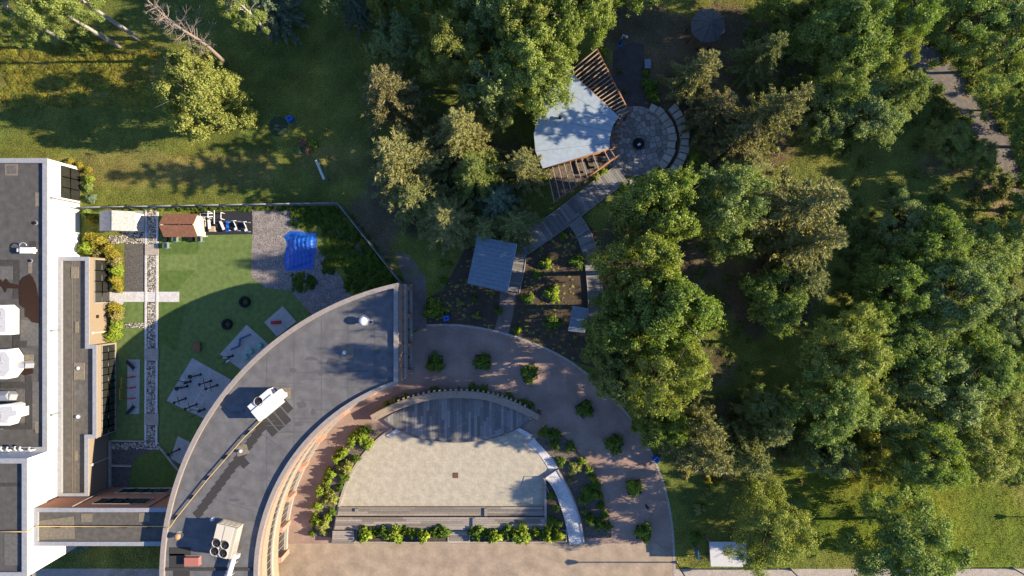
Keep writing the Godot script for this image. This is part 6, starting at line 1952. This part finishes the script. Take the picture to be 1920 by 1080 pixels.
# ------------------------------------------------------------------ trees
func woods() -> void:
	# birches of the north-west lawn
	tree("loose0", 82, 0, 62, 15.0, "mid_green", "birch_tree", "white trunked birch in the corner, its bare trunk nearer the meadow", "birches of the lawn", "birch_bark", 0.5)
	tree("loose1", 118, -22, 58, 15.5, "green", "birch_tree", "white trunked birch standing behind the corner birch", "birches of the lawn", "birch_bark", 0.5)
	tree("loose1", 20, 20, 60, 12.0, "green", "birch_tree", "leafy birch at the very corner of the picture", "birches of the lawn", "birch_bark", 0.3)
	tree("loose0", 448, 10, 42, 12.0, "mid_green", "birch_tree", "slim white trunked birch beyond the bare dead tree", "birches of the lawn", "birch_bark", 0.4)
	tree("broad2", 150, 72, 26, 3.0, "green", "young_tree", "low leafy sapling below the corner birches", "saplings", "bark", 0.1)
	dead_tree()
	tree("broad0", 372, 180, 84, 11.0, "yellow_green", "maple_tree", "lone yellow green tree on the lawn beside the dead tree", "trees of the lawn", "bark", 0.15)
	tree("fine0", 378, 106, 26, 4.0, "olive", "young_tree", "small greyish tree at the foot of the dead tree", "saplings", "bark", 0.15)
	# north edge
	var L := [
		["fir0", 510, 10, 42, 9.0, "blue_green", "spruce_tree", "dark bluish spruce on the north edge of shaded lawn"],
		["fir2", 668, 18, 30, 7.0, "blue_green", "spruce_tree", "small blue spruce at north edge beside a yellow tree"],
		["broad1", 722, 8, 36, 8.0, "yellow_green", "maple_tree", "yellowish tree at the north edge beside blue spruce"],
		["broad3", 745, 78, 58, 8.0, "grey_green", "elm_tree", "dark shaded tree between blue spruce and brown fir"],
		["fine0", 850, 92, 70, 12.0, "yellow_green", "ash_tree", "pale twiggy tree north of the slim birch"],
		["fir1", 735, 182, 60, 13.0, "brown_green", "fir_tree", "brownish fir at the edge of the shaded lawn"],
		["broad0", 905, 25, 72, 14.0, "grey_green", "oak_tree", "broad green tree at north edge above the pale twiggy tree"],
		["broad1", 990, 40, 92, 15.0, "warm_green", "oak_tree", "large green tree at north edge above the pavilion"],
		["broad2", 1085, 15, 78, 15.0, "mid_green", "oak_tree", "large green tree at north edge nearest the hand pump"],
		["broad3", 1000, 125, 86, 14.0, "mid_green", "oak_tree", "large green tree overhanging the pavilion roof"],
		["broad0", 920, 160, 66, 12.0, "grey_green", "birch_tree", "birch with pale trunk between pavilion and brown fir"],
		["fir0", 868, 252, 54, 12.0, "olive", "fir_tree", "olive fir west of the pavilion below the birch"],
		["pine0", 758, 308, 74, 14.0, "olive", "pine_tree", "ragged olive pine nearest the tall sign"],
		["fir1", 780, 368, 58, 8.0, "fir_green", "fir_tree", "dark shaded fir below the ragged olive pine"],
		["fir2", 893, 325, 54, 10.5, "green", "fir_tree", "green fir in the middle of clump west of pavilion"],
		["pine1", 985, 318, 46, 10.0, "olive", "pine_tree", "olive pine touching the southern pergola"],
		["fir0", 838, 408, 52, 7.5, "olive", "spruce_tree", "round light green spruce north of the large shelter"],
		["fir2", 935, 378, 42, 8.0, "blue_green", "spruce_tree", "bluish spruce beside the boardwalk"],
		["fir1", 965, 420, 44, 7.0, "fir_green", "fir_tree", "dark fir overhanging the boardwalk near large shelter"],
		["fir0", 912, 428, 36, 5.0, "fir_green", "fir_tree", "dark fir behind the large shelter roof"],
		# between patio and trail
		["pine1", 1305, 142, 46, 11.0, "olive", "pine_tree", "golden topped pine touching the gazebo roof"],
		["fir1", 1338, 208, 44, 10.0, "brown_green", "fir_tree", "dark shaded fir between patio and gazebo"],
		["pine0", 1437, 222, 60, 16.5, "olive", "pine_tree", "olive pine east of the gazebo"],
		["fir0", 1385, 262, 44, 10.0, "brown_green", "fir_tree", "brownish fir below the olive pine east of gazebo"],
		["fir1", 1425, 110, 42, 11.0, "fir_green", "fir_tree", "dark low fir beside the gazebo"],
		["broad1", 1600, 50, 95, 12.0, "green", "maple_tree", "dark green tree at north edge west of the trail"],
		["broad0", 1690, 30, 72, 12.0, "green", "maple_tree", "green tree overhanging the head of the trail"],
		["fine0", 1590, 130, 78, 10.0, "mid_green", "ash_tree", "twiggy olive tree in wood west of the trail"],
		["fir2", 1676, 182, 58, 10.0, "green", "fir_tree", "bright green fir beside the trail bend"],
		["broad3", 1630, 205, 72, 8.0, "grey_green", "elm_tree", "dark tree in the wood below the bright fir"],
		["broad2", 1545, 215, 55, 7.0, "grey_green", "elm_tree", "dark shaded tree east of the olive pine"],
		["fine0", 1660, 100, 60, 9.0, "warm_green", "ash_tree", "loose crowned tree above the bright green fir"],
		["loose0", 1815, 35, 80, 9.0, "green", "willow_tree", "loose green tree beyond the trail at north edge"],
		["loose1", 1892, 100, 80, 9.0, "mid_green", "willow_tree", "loose green tree beyond the trail at east edge"],
		["broad0", 1890, 20, 80, 9.0, "grey_green", "willow_tree", "green tree in the north east corner"],
		["loose0", 1872, 195, 40, 4.0, "green", "willow_tree", "low green thicket tree beside the trail"],
		["fine0", 1780, 262, 46, 4.0, "yellow_green", "willow_tree", "thin grey green bush tree growing over the trail"],
		["fine0", 1838, 292, 36, 4.0, "mid_green", "willow_tree", "thin bush tree at the east edge below the trail"],
		# big group east of the garden
		["pine0", 1400, 312, 60, 5.5, "olive", "pine_tree", "olive pine above the large group beside the patio"],
		["broad2", 1240, 392, 88, 16.0, "mid_green", "oak_tree", "green oak below the flagstone patio"],
		["broad1", 1365, 385, 88, 15.0, "grey_green", "oak_tree", "deep green oak east of the oak below patio"],
		["pine1", 1490, 390, 78, 16.0, "olive", "pine_tree", "tall olive pine east of the oaks"],
		["pine0", 1510, 455, 66, 13.0, "olive", "pine_tree", "ragged olive pine below the tall olive pine"],
		["broad0", 1205, 505, 88, 18.0, "warm_green", "oak_tree", "large oak beside the curved boardwalk"],
		["broad3", 1245, 585, 96, 19.5, "green", "oak_tree", "tallest green oak east of the small shelter"],
		["broad1", 1158, 620, 72, 17.0, "green", "oak_tree", "green oak hanging over the small shelter"],
		["fine0", 1235, 695, 92, 20.5, "yellow_green", "ash_tree", "yellow green ash above the brick crescent"],
		["broad2", 1160, 700, 62, 15.0, "grey_green", "oak_tree", "green oak at the edge of the brick crescent"],
		["broad2", 1238, 792, 56, 12.0, "green", "maple_tree", "shaded maple below the yellow green ash"],
		["pine1", 1312, 835, 58, 15.0, "olive", "pine_tree", "olive pine between ash and the sidewalk lawn"],
		["pine0", 1298, 780, 50, 15.0, "olive", "pine_tree", "small olive pine just below the yellow green ash"],
		["fir2", 1395, 850, 48, 11.0, "fir_green", "fir_tree", "dark low fir east of the olive pine"],
		["fine0", 1448, 992, 86, 11.0, "warm_green", "larch_tree", "feathery light green larch beside the white shelter"],
		["broad1", 1708, 1012, 108, 10.0, "green", "maple_tree", "round spreading tree standing alone by the sidewalk"],
		# wood on the east side
		["broad3", 1455, 560, 66, 8.0, "green", "elm_tree", "dark shaded tree in the middle of the wood"],
		["fir1", 1500, 530, 56, 9.0, "fir_green", "fir_tree", "dark fir below the ragged olive pine"],
		["broad2", 1440, 770, 54, 7.0, "grey_green", "elm_tree", "dark tree at the end of sunlit grass strips"],
		["fir0", 1440, 800, 48, 8.0, "fir_green", "fir_tree", "dark fir below the sunlit grass strips"],
		["broad0", 1600, 660, 86, 13.0, "warm_green", "oak_tree", "green oak on the west side of eastern wood", 0.52],
		["broad1", 1560, 760, 80, 12.0, "green", "oak_tree", "shaded green oak south west in the eastern wood", 0.5],
		["broad2", 1720, 650, 84, 7.5, "green", "oak_tree", "green oak in the heart of the eastern wood"],
		["broad3", 1795, 545, 84, 10.0, "grey_green", "oak_tree", "large deep green oak in the upper eastern wood"],
		["broad0", 1680, 540, 72, 10.0, "green", "elm_tree", "dark elm in the upper eastern wood"],
		["broad2", 1750, 465, 72, 8.0, "green", "elm_tree", "green elm at the north end of eastern wood"],
		["broad1", 1850, 470, 74, 6.0, "mid_green", "elm_tree", "mid green elm near the dry bank"],
		["broad0", 1765, 745, 95, 8.8, "grey_green", "oak_tree", "large bright oak in lower eastern wood"],
		["broad3", 1655, 770, 78, 8.0, "warm_green", "maple_tree", "mid green maple in lower eastern wood"],
		["loose0", 1635, 855, 66, 9.0, "autumn", "maple_tree", "yellowing maple at the lawn edge of the wood"],
		["broad2", 1735, 850, 78, 11.0, "mid_green", "oak_tree", "bright oak at the lawn edge of the wood"],
		["broad1", 1835, 830, 90, 8.5, "yellow_green", "oak_tree", "yellow green oak at the south east of the wood"],
		["broad3", 1840, 690, 78, 8.0, "green", "oak_tree", "green oak near the east edge of wood"],
		["broad0", 1560, 850, 58, 8.0, "grey_green", "elm_tree", "dark elm beside the pale utility box"],
		["loose1", 1900, 600, 66, 5.0, "grey_green", "willow_tree", "low green thicket at the east edge"],
		["loose0", 1900, 750, 66, 5.0, "warm_green", "willow_tree", "low reedy thicket at the east edge of wood"],
		["loose1", 1905, 860, 50, 5.0, "green", "willow_tree", "low thicket above the open lawn"],
		["loose0", 1640, 590, 56, 7.0, "green", "elm_tree", "shaded elm between the two green oaks"],
		["loose1", 1700, 420, 60, 5.0, "grey_green", "willow_tree", "brownish thicket on the north side of wood"],
		# outside the picture, seen by their shade
		["broad0", 1190, -70, 80, 14.0, "green", "oak_tree", "oak just beyond the north edge above the pump"],
		["broad1", 1470, -70, 80, 12.0, "green", "oak_tree", "oak just beyond the north edge above the gazebo"],
		["broad2", 800, -70, 90, 14.0, "green", "oak_tree", "oak just beyond the north edge above the twiggy tree"],
		["broad3", 620, -60, 70, 11.0, "grey_green", "oak_tree", "oak just beyond the north edge above the lawn"],
		["broad0", 2000, 250, 90, 10.0, "green", "oak_tree", "oak just beyond the east edge level with the trail"],
		["broad1", 2030, 380, 90, 10.0, "green", "oak_tree", "oak just beyond the east edge level with the dry bank"],
		["broad2", 2040, 640, 90, 5.0, "green", "oak_tree", "oak just beyond the east edge level with the thicket"],
	]
	for q in L:
		tree(q[0], q[1], q[2], q[3], q[4], q[5], q[6], q[7], "trees in the garden and wood", "birch_bark" if q[6] == "birch_tree" else "bark", q[8] if q.size() > 8 else 0.22)

func dead_tree() -> void:
	var b := g(424, 118)
	var t := thing("dead_tree", "bare dead tree with pale twigs at the lawn edge", "tree", b)
	var hh := 15.0
	var st := mb(true)
	var pts := []
	for i in 8: pts.append(b + Vector3(0.12 * sin(i * 0.9), hh * i / 7.0, 0.1 * cos(i * 1.3)))
	tube(st, pts, 0.22, 0.03, 8)
	put(st, "trunk", M.dead_wood, t)
	for i in 46:
		var f := lerpf(0.28, 0.98, i / 45.0)
		var o := b + Vector3.UP * hh * f
		var a := rng.randf() * TAU
		var L := lerpf(2.6, 0.5, pow((f - 0.28) / 0.7, 1.3)) * rng.randf_range(0.6, 1.1) * smoothstep(0.2, 0.45, f)
		st = mb(true)
		var d := Vector3(cos(a), rng.randf_range(0.25, 0.7), sin(a)).normalized()
		var mid := o + d * L * 0.5 + Vector3(rng.randfn(), rng.randfn(), rng.randfn()) * 0.08
		var e := o + d * L + Vector3.UP * L * 0.15
		tube(st, [o, mid, e], 0.04, 0.012, 5, false)
		for k in 9:
			var s := o.lerp(e, rng.randf_range(0.3, 1.0))
			var dd := (d + Vector3(rng.randfn(), rng.randfn() * 0.5, rng.randfn()) * 0.6).normalized()
			tube(st, [s, s + dd * L * 0.22, s + dd * L * rng.randf_range(0.3, 0.5) + Vector3.UP * 0.05], 0.016, 0.007, 3, false)
		put(st, "branch", M.dead_wood, t)

# ------------------------------------------------------------------ things on the lawn
func small_things() -> void:
	var st: SurfaceTool
	bin(548, 226, "blue", "small blue bin on the shaded lawn", 0.5)
	# tall sign seen from above
	var a := g(603, 308); var b := g(617, 341)
	var t := thing("notice_board", "green and white notice board on posts on the lawn", "notice board", (a + b) * 0.5)
	var bt := atan2((b - a).x, (b - a).z)
	var top := 2.0
	for f in [0.1, 0.9]:
		var p := a.lerp(b, f)
		rods(t, "post", "cedar_pale", [[p, p + Vector3.UP * (top - 0.1)]], 0.06)
	st = mb(); box(st, (a + b) * 0.5 + Vector3.UP * 1.3, Vector3(0.06, 1.2, (b - a).length()), bt); put(st, "panel", M.teal, t)
	st = mb(); box(st, (a + b) * 0.5 + Vector3.UP * (top - 0.05), Vector3(0.22, 0.06, (b - a).length() + 0.1), bt); put(st, "cap", M.cream, t)
	var k := 0
	for q in [[567, 268, 9, 0.9, "pink"], [578, 280, 8, 0.8, "pink"], [586, 272, 9, 0.7, "lime"], [560, 283, 8, 0.5, "silver"]]:
		shrub("small%d" % (k % 2), q[0], q[1], q[2], q[3], q[4], "flower_bush", "%s on the sunny lawn near the notice board" % ["pink flowering bush with dark shadow", "second pink bush, lower of the pair", "bright green bush beside pink blossoms", "silvery low bush beside pink blossoms"][k], "bushes on the lawn")
		k += 1
	st = mb(); prism(st, circ(Vector2(g(522, 237).x, g(522, 237).z), 0.95, 0, TAU * 15 / 16.0, 15), 0.0, 0.03)
	t = thing("ground_mat", "dark teal round mat on the shaded lawn", "mat", g(522, 237))
	put(st, "mat", M.teal_mat, t)
	k = 0
	for q in [[1327, 900, 9, 0.9, "autumn"], [1285, 890, 9, 0.7, "dry"], [1335, 908, 8, 0.8, "lime"], [1312, 955, 13, 0.8, "olive"], [1305, 1010, 13, 0.7, "shrub_green"], [1345, 905, 9, 0.8, "autumn"], [1475, 855, 14, 0.9, "dry"], [1500, 905, 8, 0.6, "dry"]]:
		shrub("shrub%d" % (k % 3), q[0], q[1], q[2], q[3], q[4], "lawn_shrub", "small shrub on the grass east of brick crescent, %s counted southward" % ordinal(k), "shrubs east of the brick crescent")
		k += 1
	k = 0
	for q in [[140, 1030, 8, 0.5], [150, 1027, 7, 0.5], [160, 1024, 6, 0.4]]:
		shrub("small0", q[0], q[1], q[2], q[3], "silver", "court_plant", "silvery leafed plant below the link building, %s along" % ordinal(k), "silvery plants below the link", "plant")
		k += 1

# ------------------------------------------------------------------ grass and undergrowth
func tuft_mesh(n: int, hh: float, sp: float, w: float) -> ArrayMesh:
	var st := SurfaceTool.new()
	st.begin(Mesh.PRIMITIVE_TRIANGLES)
	for i in n:
		var a := rng.randf() * TAU
		var o := Vector3(cos(a), 0, sin(a)) * sp * sqrt(rng.randf())
		var d := Vector3(cos(a + rng.randfn()), 0, sin(a + rng.randfn())) * hh * rng.randf_range(0.3, 0.9)
		var s := Vector3(-d.z, 0, d.x).normalized() * w
		var tone := rng.randf_range(0.55, 1.0)
		st.set_color(Color(tone, tone, tone))
		st.set_normal((Vector3.UP + d * 0.8).normalized())
		for q in [o - s, o + d + Vector3.UP * hh * rng.randf_range(0.6, 1.0), o + s]: st.add_vertex(q)
	return st.commit()

func undergrowth() -> void:
	var block := [plaza_poly, yard_poly, pl([-60, 296, 160, 296, 160, 392, 205, 400, 205, 1120, 380, 1120, 380, 1000, 540, 640, 770, 530, 800, 520, 800, 640, 760, 1120, -60, 1120]), pl([995, 120, 1120, 85, 1215, 75, 1215, 195, 1300, 215, 1300, 320, 1200, 350, 960, 560, 1150, 560, 1150, 690, 960, 630, 800, 610, 800, 560, 870, 440, 1060, 390, 1000, 300]), pl([1255, 1064, 2000, 1064, 2000, 1120, 1255, 1120])]
	var trail := pl([1670, 60, 1730, 75, 1800, 150, 1870, 230, 1925, 330, 1900, 350, 1830, 250, 1770, 170, 1690, 105])
	block.append(trail)
	block.append(pl([800, 560, 830, 545, 870, 470, 940, 440, 1080, 395, 1120, 440, 1150, 560, 1150, 700, 1062, 674, 962, 631, 872, 611, 800, 609]))
	var free := func(p: Vector2) -> bool:
		for q in block:
			if Geometry2D.is_point_in_polygon(p, q): return false
		return true
	var xf := []; var cc := []
	var base := Color(0.55, 0.55, 0.18)
	for i in 75000:
		var p := Vector2(rng.randf_range(-52, 52), rng.randf_range(-30, 30))
		if not free.call(p): continue
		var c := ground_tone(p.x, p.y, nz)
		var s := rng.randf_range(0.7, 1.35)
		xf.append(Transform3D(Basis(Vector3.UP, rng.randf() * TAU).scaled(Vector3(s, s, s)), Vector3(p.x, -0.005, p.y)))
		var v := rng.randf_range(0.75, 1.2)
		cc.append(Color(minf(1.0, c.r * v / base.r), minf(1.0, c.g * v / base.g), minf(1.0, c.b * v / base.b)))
	scatter("lawn_grass", tuft_mesh(14, 0.1, 0.25, 0.022), M.grass, xf, cc, "short tufted grass of the lawns round the buildings", "grass")
	xf = []; cc = []
	var gpoly := pl([805, 562, 832, 548, 872, 480, 940, 560, 1000, 470, 1070, 415, 1100, 450, 1108, 520, 1110, 600, 1130, 690, 1062, 670, 962, 627, 872, 607, 805, 605])
	for i in 1500:
		var q := Vector2(rng.randf_range(800, 1150), rng.randf_range(400, 690))
		var p3 := g(q.x, q.y)
		if not Geometry2D.is_point_in_polygon(Vector2(p3.x, p3.z), gpoly): continue
		if q.x > 930 and q.x < 968 and q.y > 540: continue
		if absf(q.x - 1106) < 22 and q.y > 400: continue
		if nz.get_noise_2d(p3.x * 2.0, p3.z * 2.0) < -0.3: continue
		var s := rng.randf_range(0.05, 0.17)
		xf.append(Transform3D(Basis(Vector3.UP, rng.randf() * TAU).scaled(Vector3(s * 1.2, s * 0.55, s)), p3))
		var v := rng.randf_range(0.35, 0.9)
		cc.append(Color(v, v * rng.randf_range(0.75, 1.0), v * 0.8))
	scatter("garden_weeds", P.small1, M.grass, xf, cc, "low weeds and leaf litter over the mulch garden", "weeds")
	# rough meadow in the north west, weeds in the yard corner, undergrowth of the wood
	xf = []; cc = []
	for i in 1500:
		var q := Vector2(rng.randf_range(-20, 310), rng.randf_range(78, 196))
		if q.x > 230 and rng.randf() < (q.x - 230) / 80.0: continue
		if nz.get_noise_2d(q.x * 0.12, q.y * 0.25) < -0.12: continue
		var p := g(q.x, q.y)
		var s := rng.randf_range(0.2, 0.48)
		xf.append(Transform3D(Basis(Vector3.UP, rng.randf() * TAU).scaled(Vector3(s * 1.3, s * 0.5, s)), p))
		var v := rng.randf_range(0.5, 1.0)
		cc.append(Color(v, v * rng.randf_range(0.75, 0.95), v * 0.8))
	scatter("meadow_weeds", P.small0, M.meadow, xf, cc, "rough yellow green meadow plants below the birches", "weeds")
	xf = []; cc = []
	for i in 900:
		var q := Vector2(rng.randf_range(548, 752), rng.randf_range(392, 545))
		if not Geometry2D.is_point_in_polygon(g(q.x, q.y).x * Vector2.RIGHT + g(q.x, q.y).z * Vector2.DOWN, yard_poly): continue
		if q.x < 606 and q.y > 425 and q.y < 515: continue
		if q.x > 590 and q.y > 510 and q.x < 650: continue
		var s := rng.randf_range(0.18, 0.45)
		xf.append(Transform3D(Basis(Vector3.UP, rng.randf() * TAU).scaled(Vector3(s, s * 0.8, s)), g(q.x, q.y)))
		var v := rng.randf_range(0.4, 1.0)
		cc.append(Color(v, v, v * 0.8))
	for i in 160:
		var q := Vector2(rng.randf_range(170, 560), rng.randf_range(386, 394))
		var s := rng.randf_range(0.12, 0.26)
		xf.append(Transform3D(Basis(Vector3.UP, rng.randf() * TAU).scaled(Vector3(s, s, s)), g(q.x, q.y)))
		cc.append(Color(0.8, 0.8, 0.7))
	scatter("yard_weeds", P.small1, M.shrub_green, xf, cc, "dense weeds in the shaded corner of fenced yard", "weeds")
	xf = []; cc = []
	for i in 1900:
		var q := Vector2(rng.randf_range(1400, 1960), rng.randf_range(-20, 900))
		if q.y > 860 - 0.0 and q.x < 1640: continue
		if q.x < 1560 and q.y > 240 and q.y < 800: continue
		if q.y > 250 and q.y < 400 and q.x < 1820 and rng.randf() < 0.8: continue
		var p3 := g(q.x, q.y)
		if Geometry2D.is_point_in_polygon(Vector2(p3.x, p3.z), trail): continue
		var s := rng.randf_range(0.3, 0.8)
		xf.append(Transform3D(Basis(Vector3.UP, rng.randf() * TAU).scaled(Vector3(s, s * 0.9, s)), p3))
		var v := rng.randf_range(0.45, 1.0)
		cc.append(Color(v, v * rng.randf_range(0.85, 1.0), v * 0.8))
	for i in 300:
		var q := Vector2(rng.randf_range(1130, 1420), rng.randf_range(330, 860))
		if q.x < 1150 + maxf(0.0, q.y - 620) * 0.75: continue
		var s := rng.randf_range(0.2, 0.5)
		xf.append(Transform3D(Basis(Vector3.UP, rng.randf() * TAU).scaled(Vector3(s, s * 0.8, s)), g(q.x, q.y)))
		cc.append(Color(0.6, 0.6, 0.5))
	scatter("wood_undergrowth", P.small1, M.green, xf, cc, "leafy undergrowth covering the floor of eastern wood", "undergrowth")
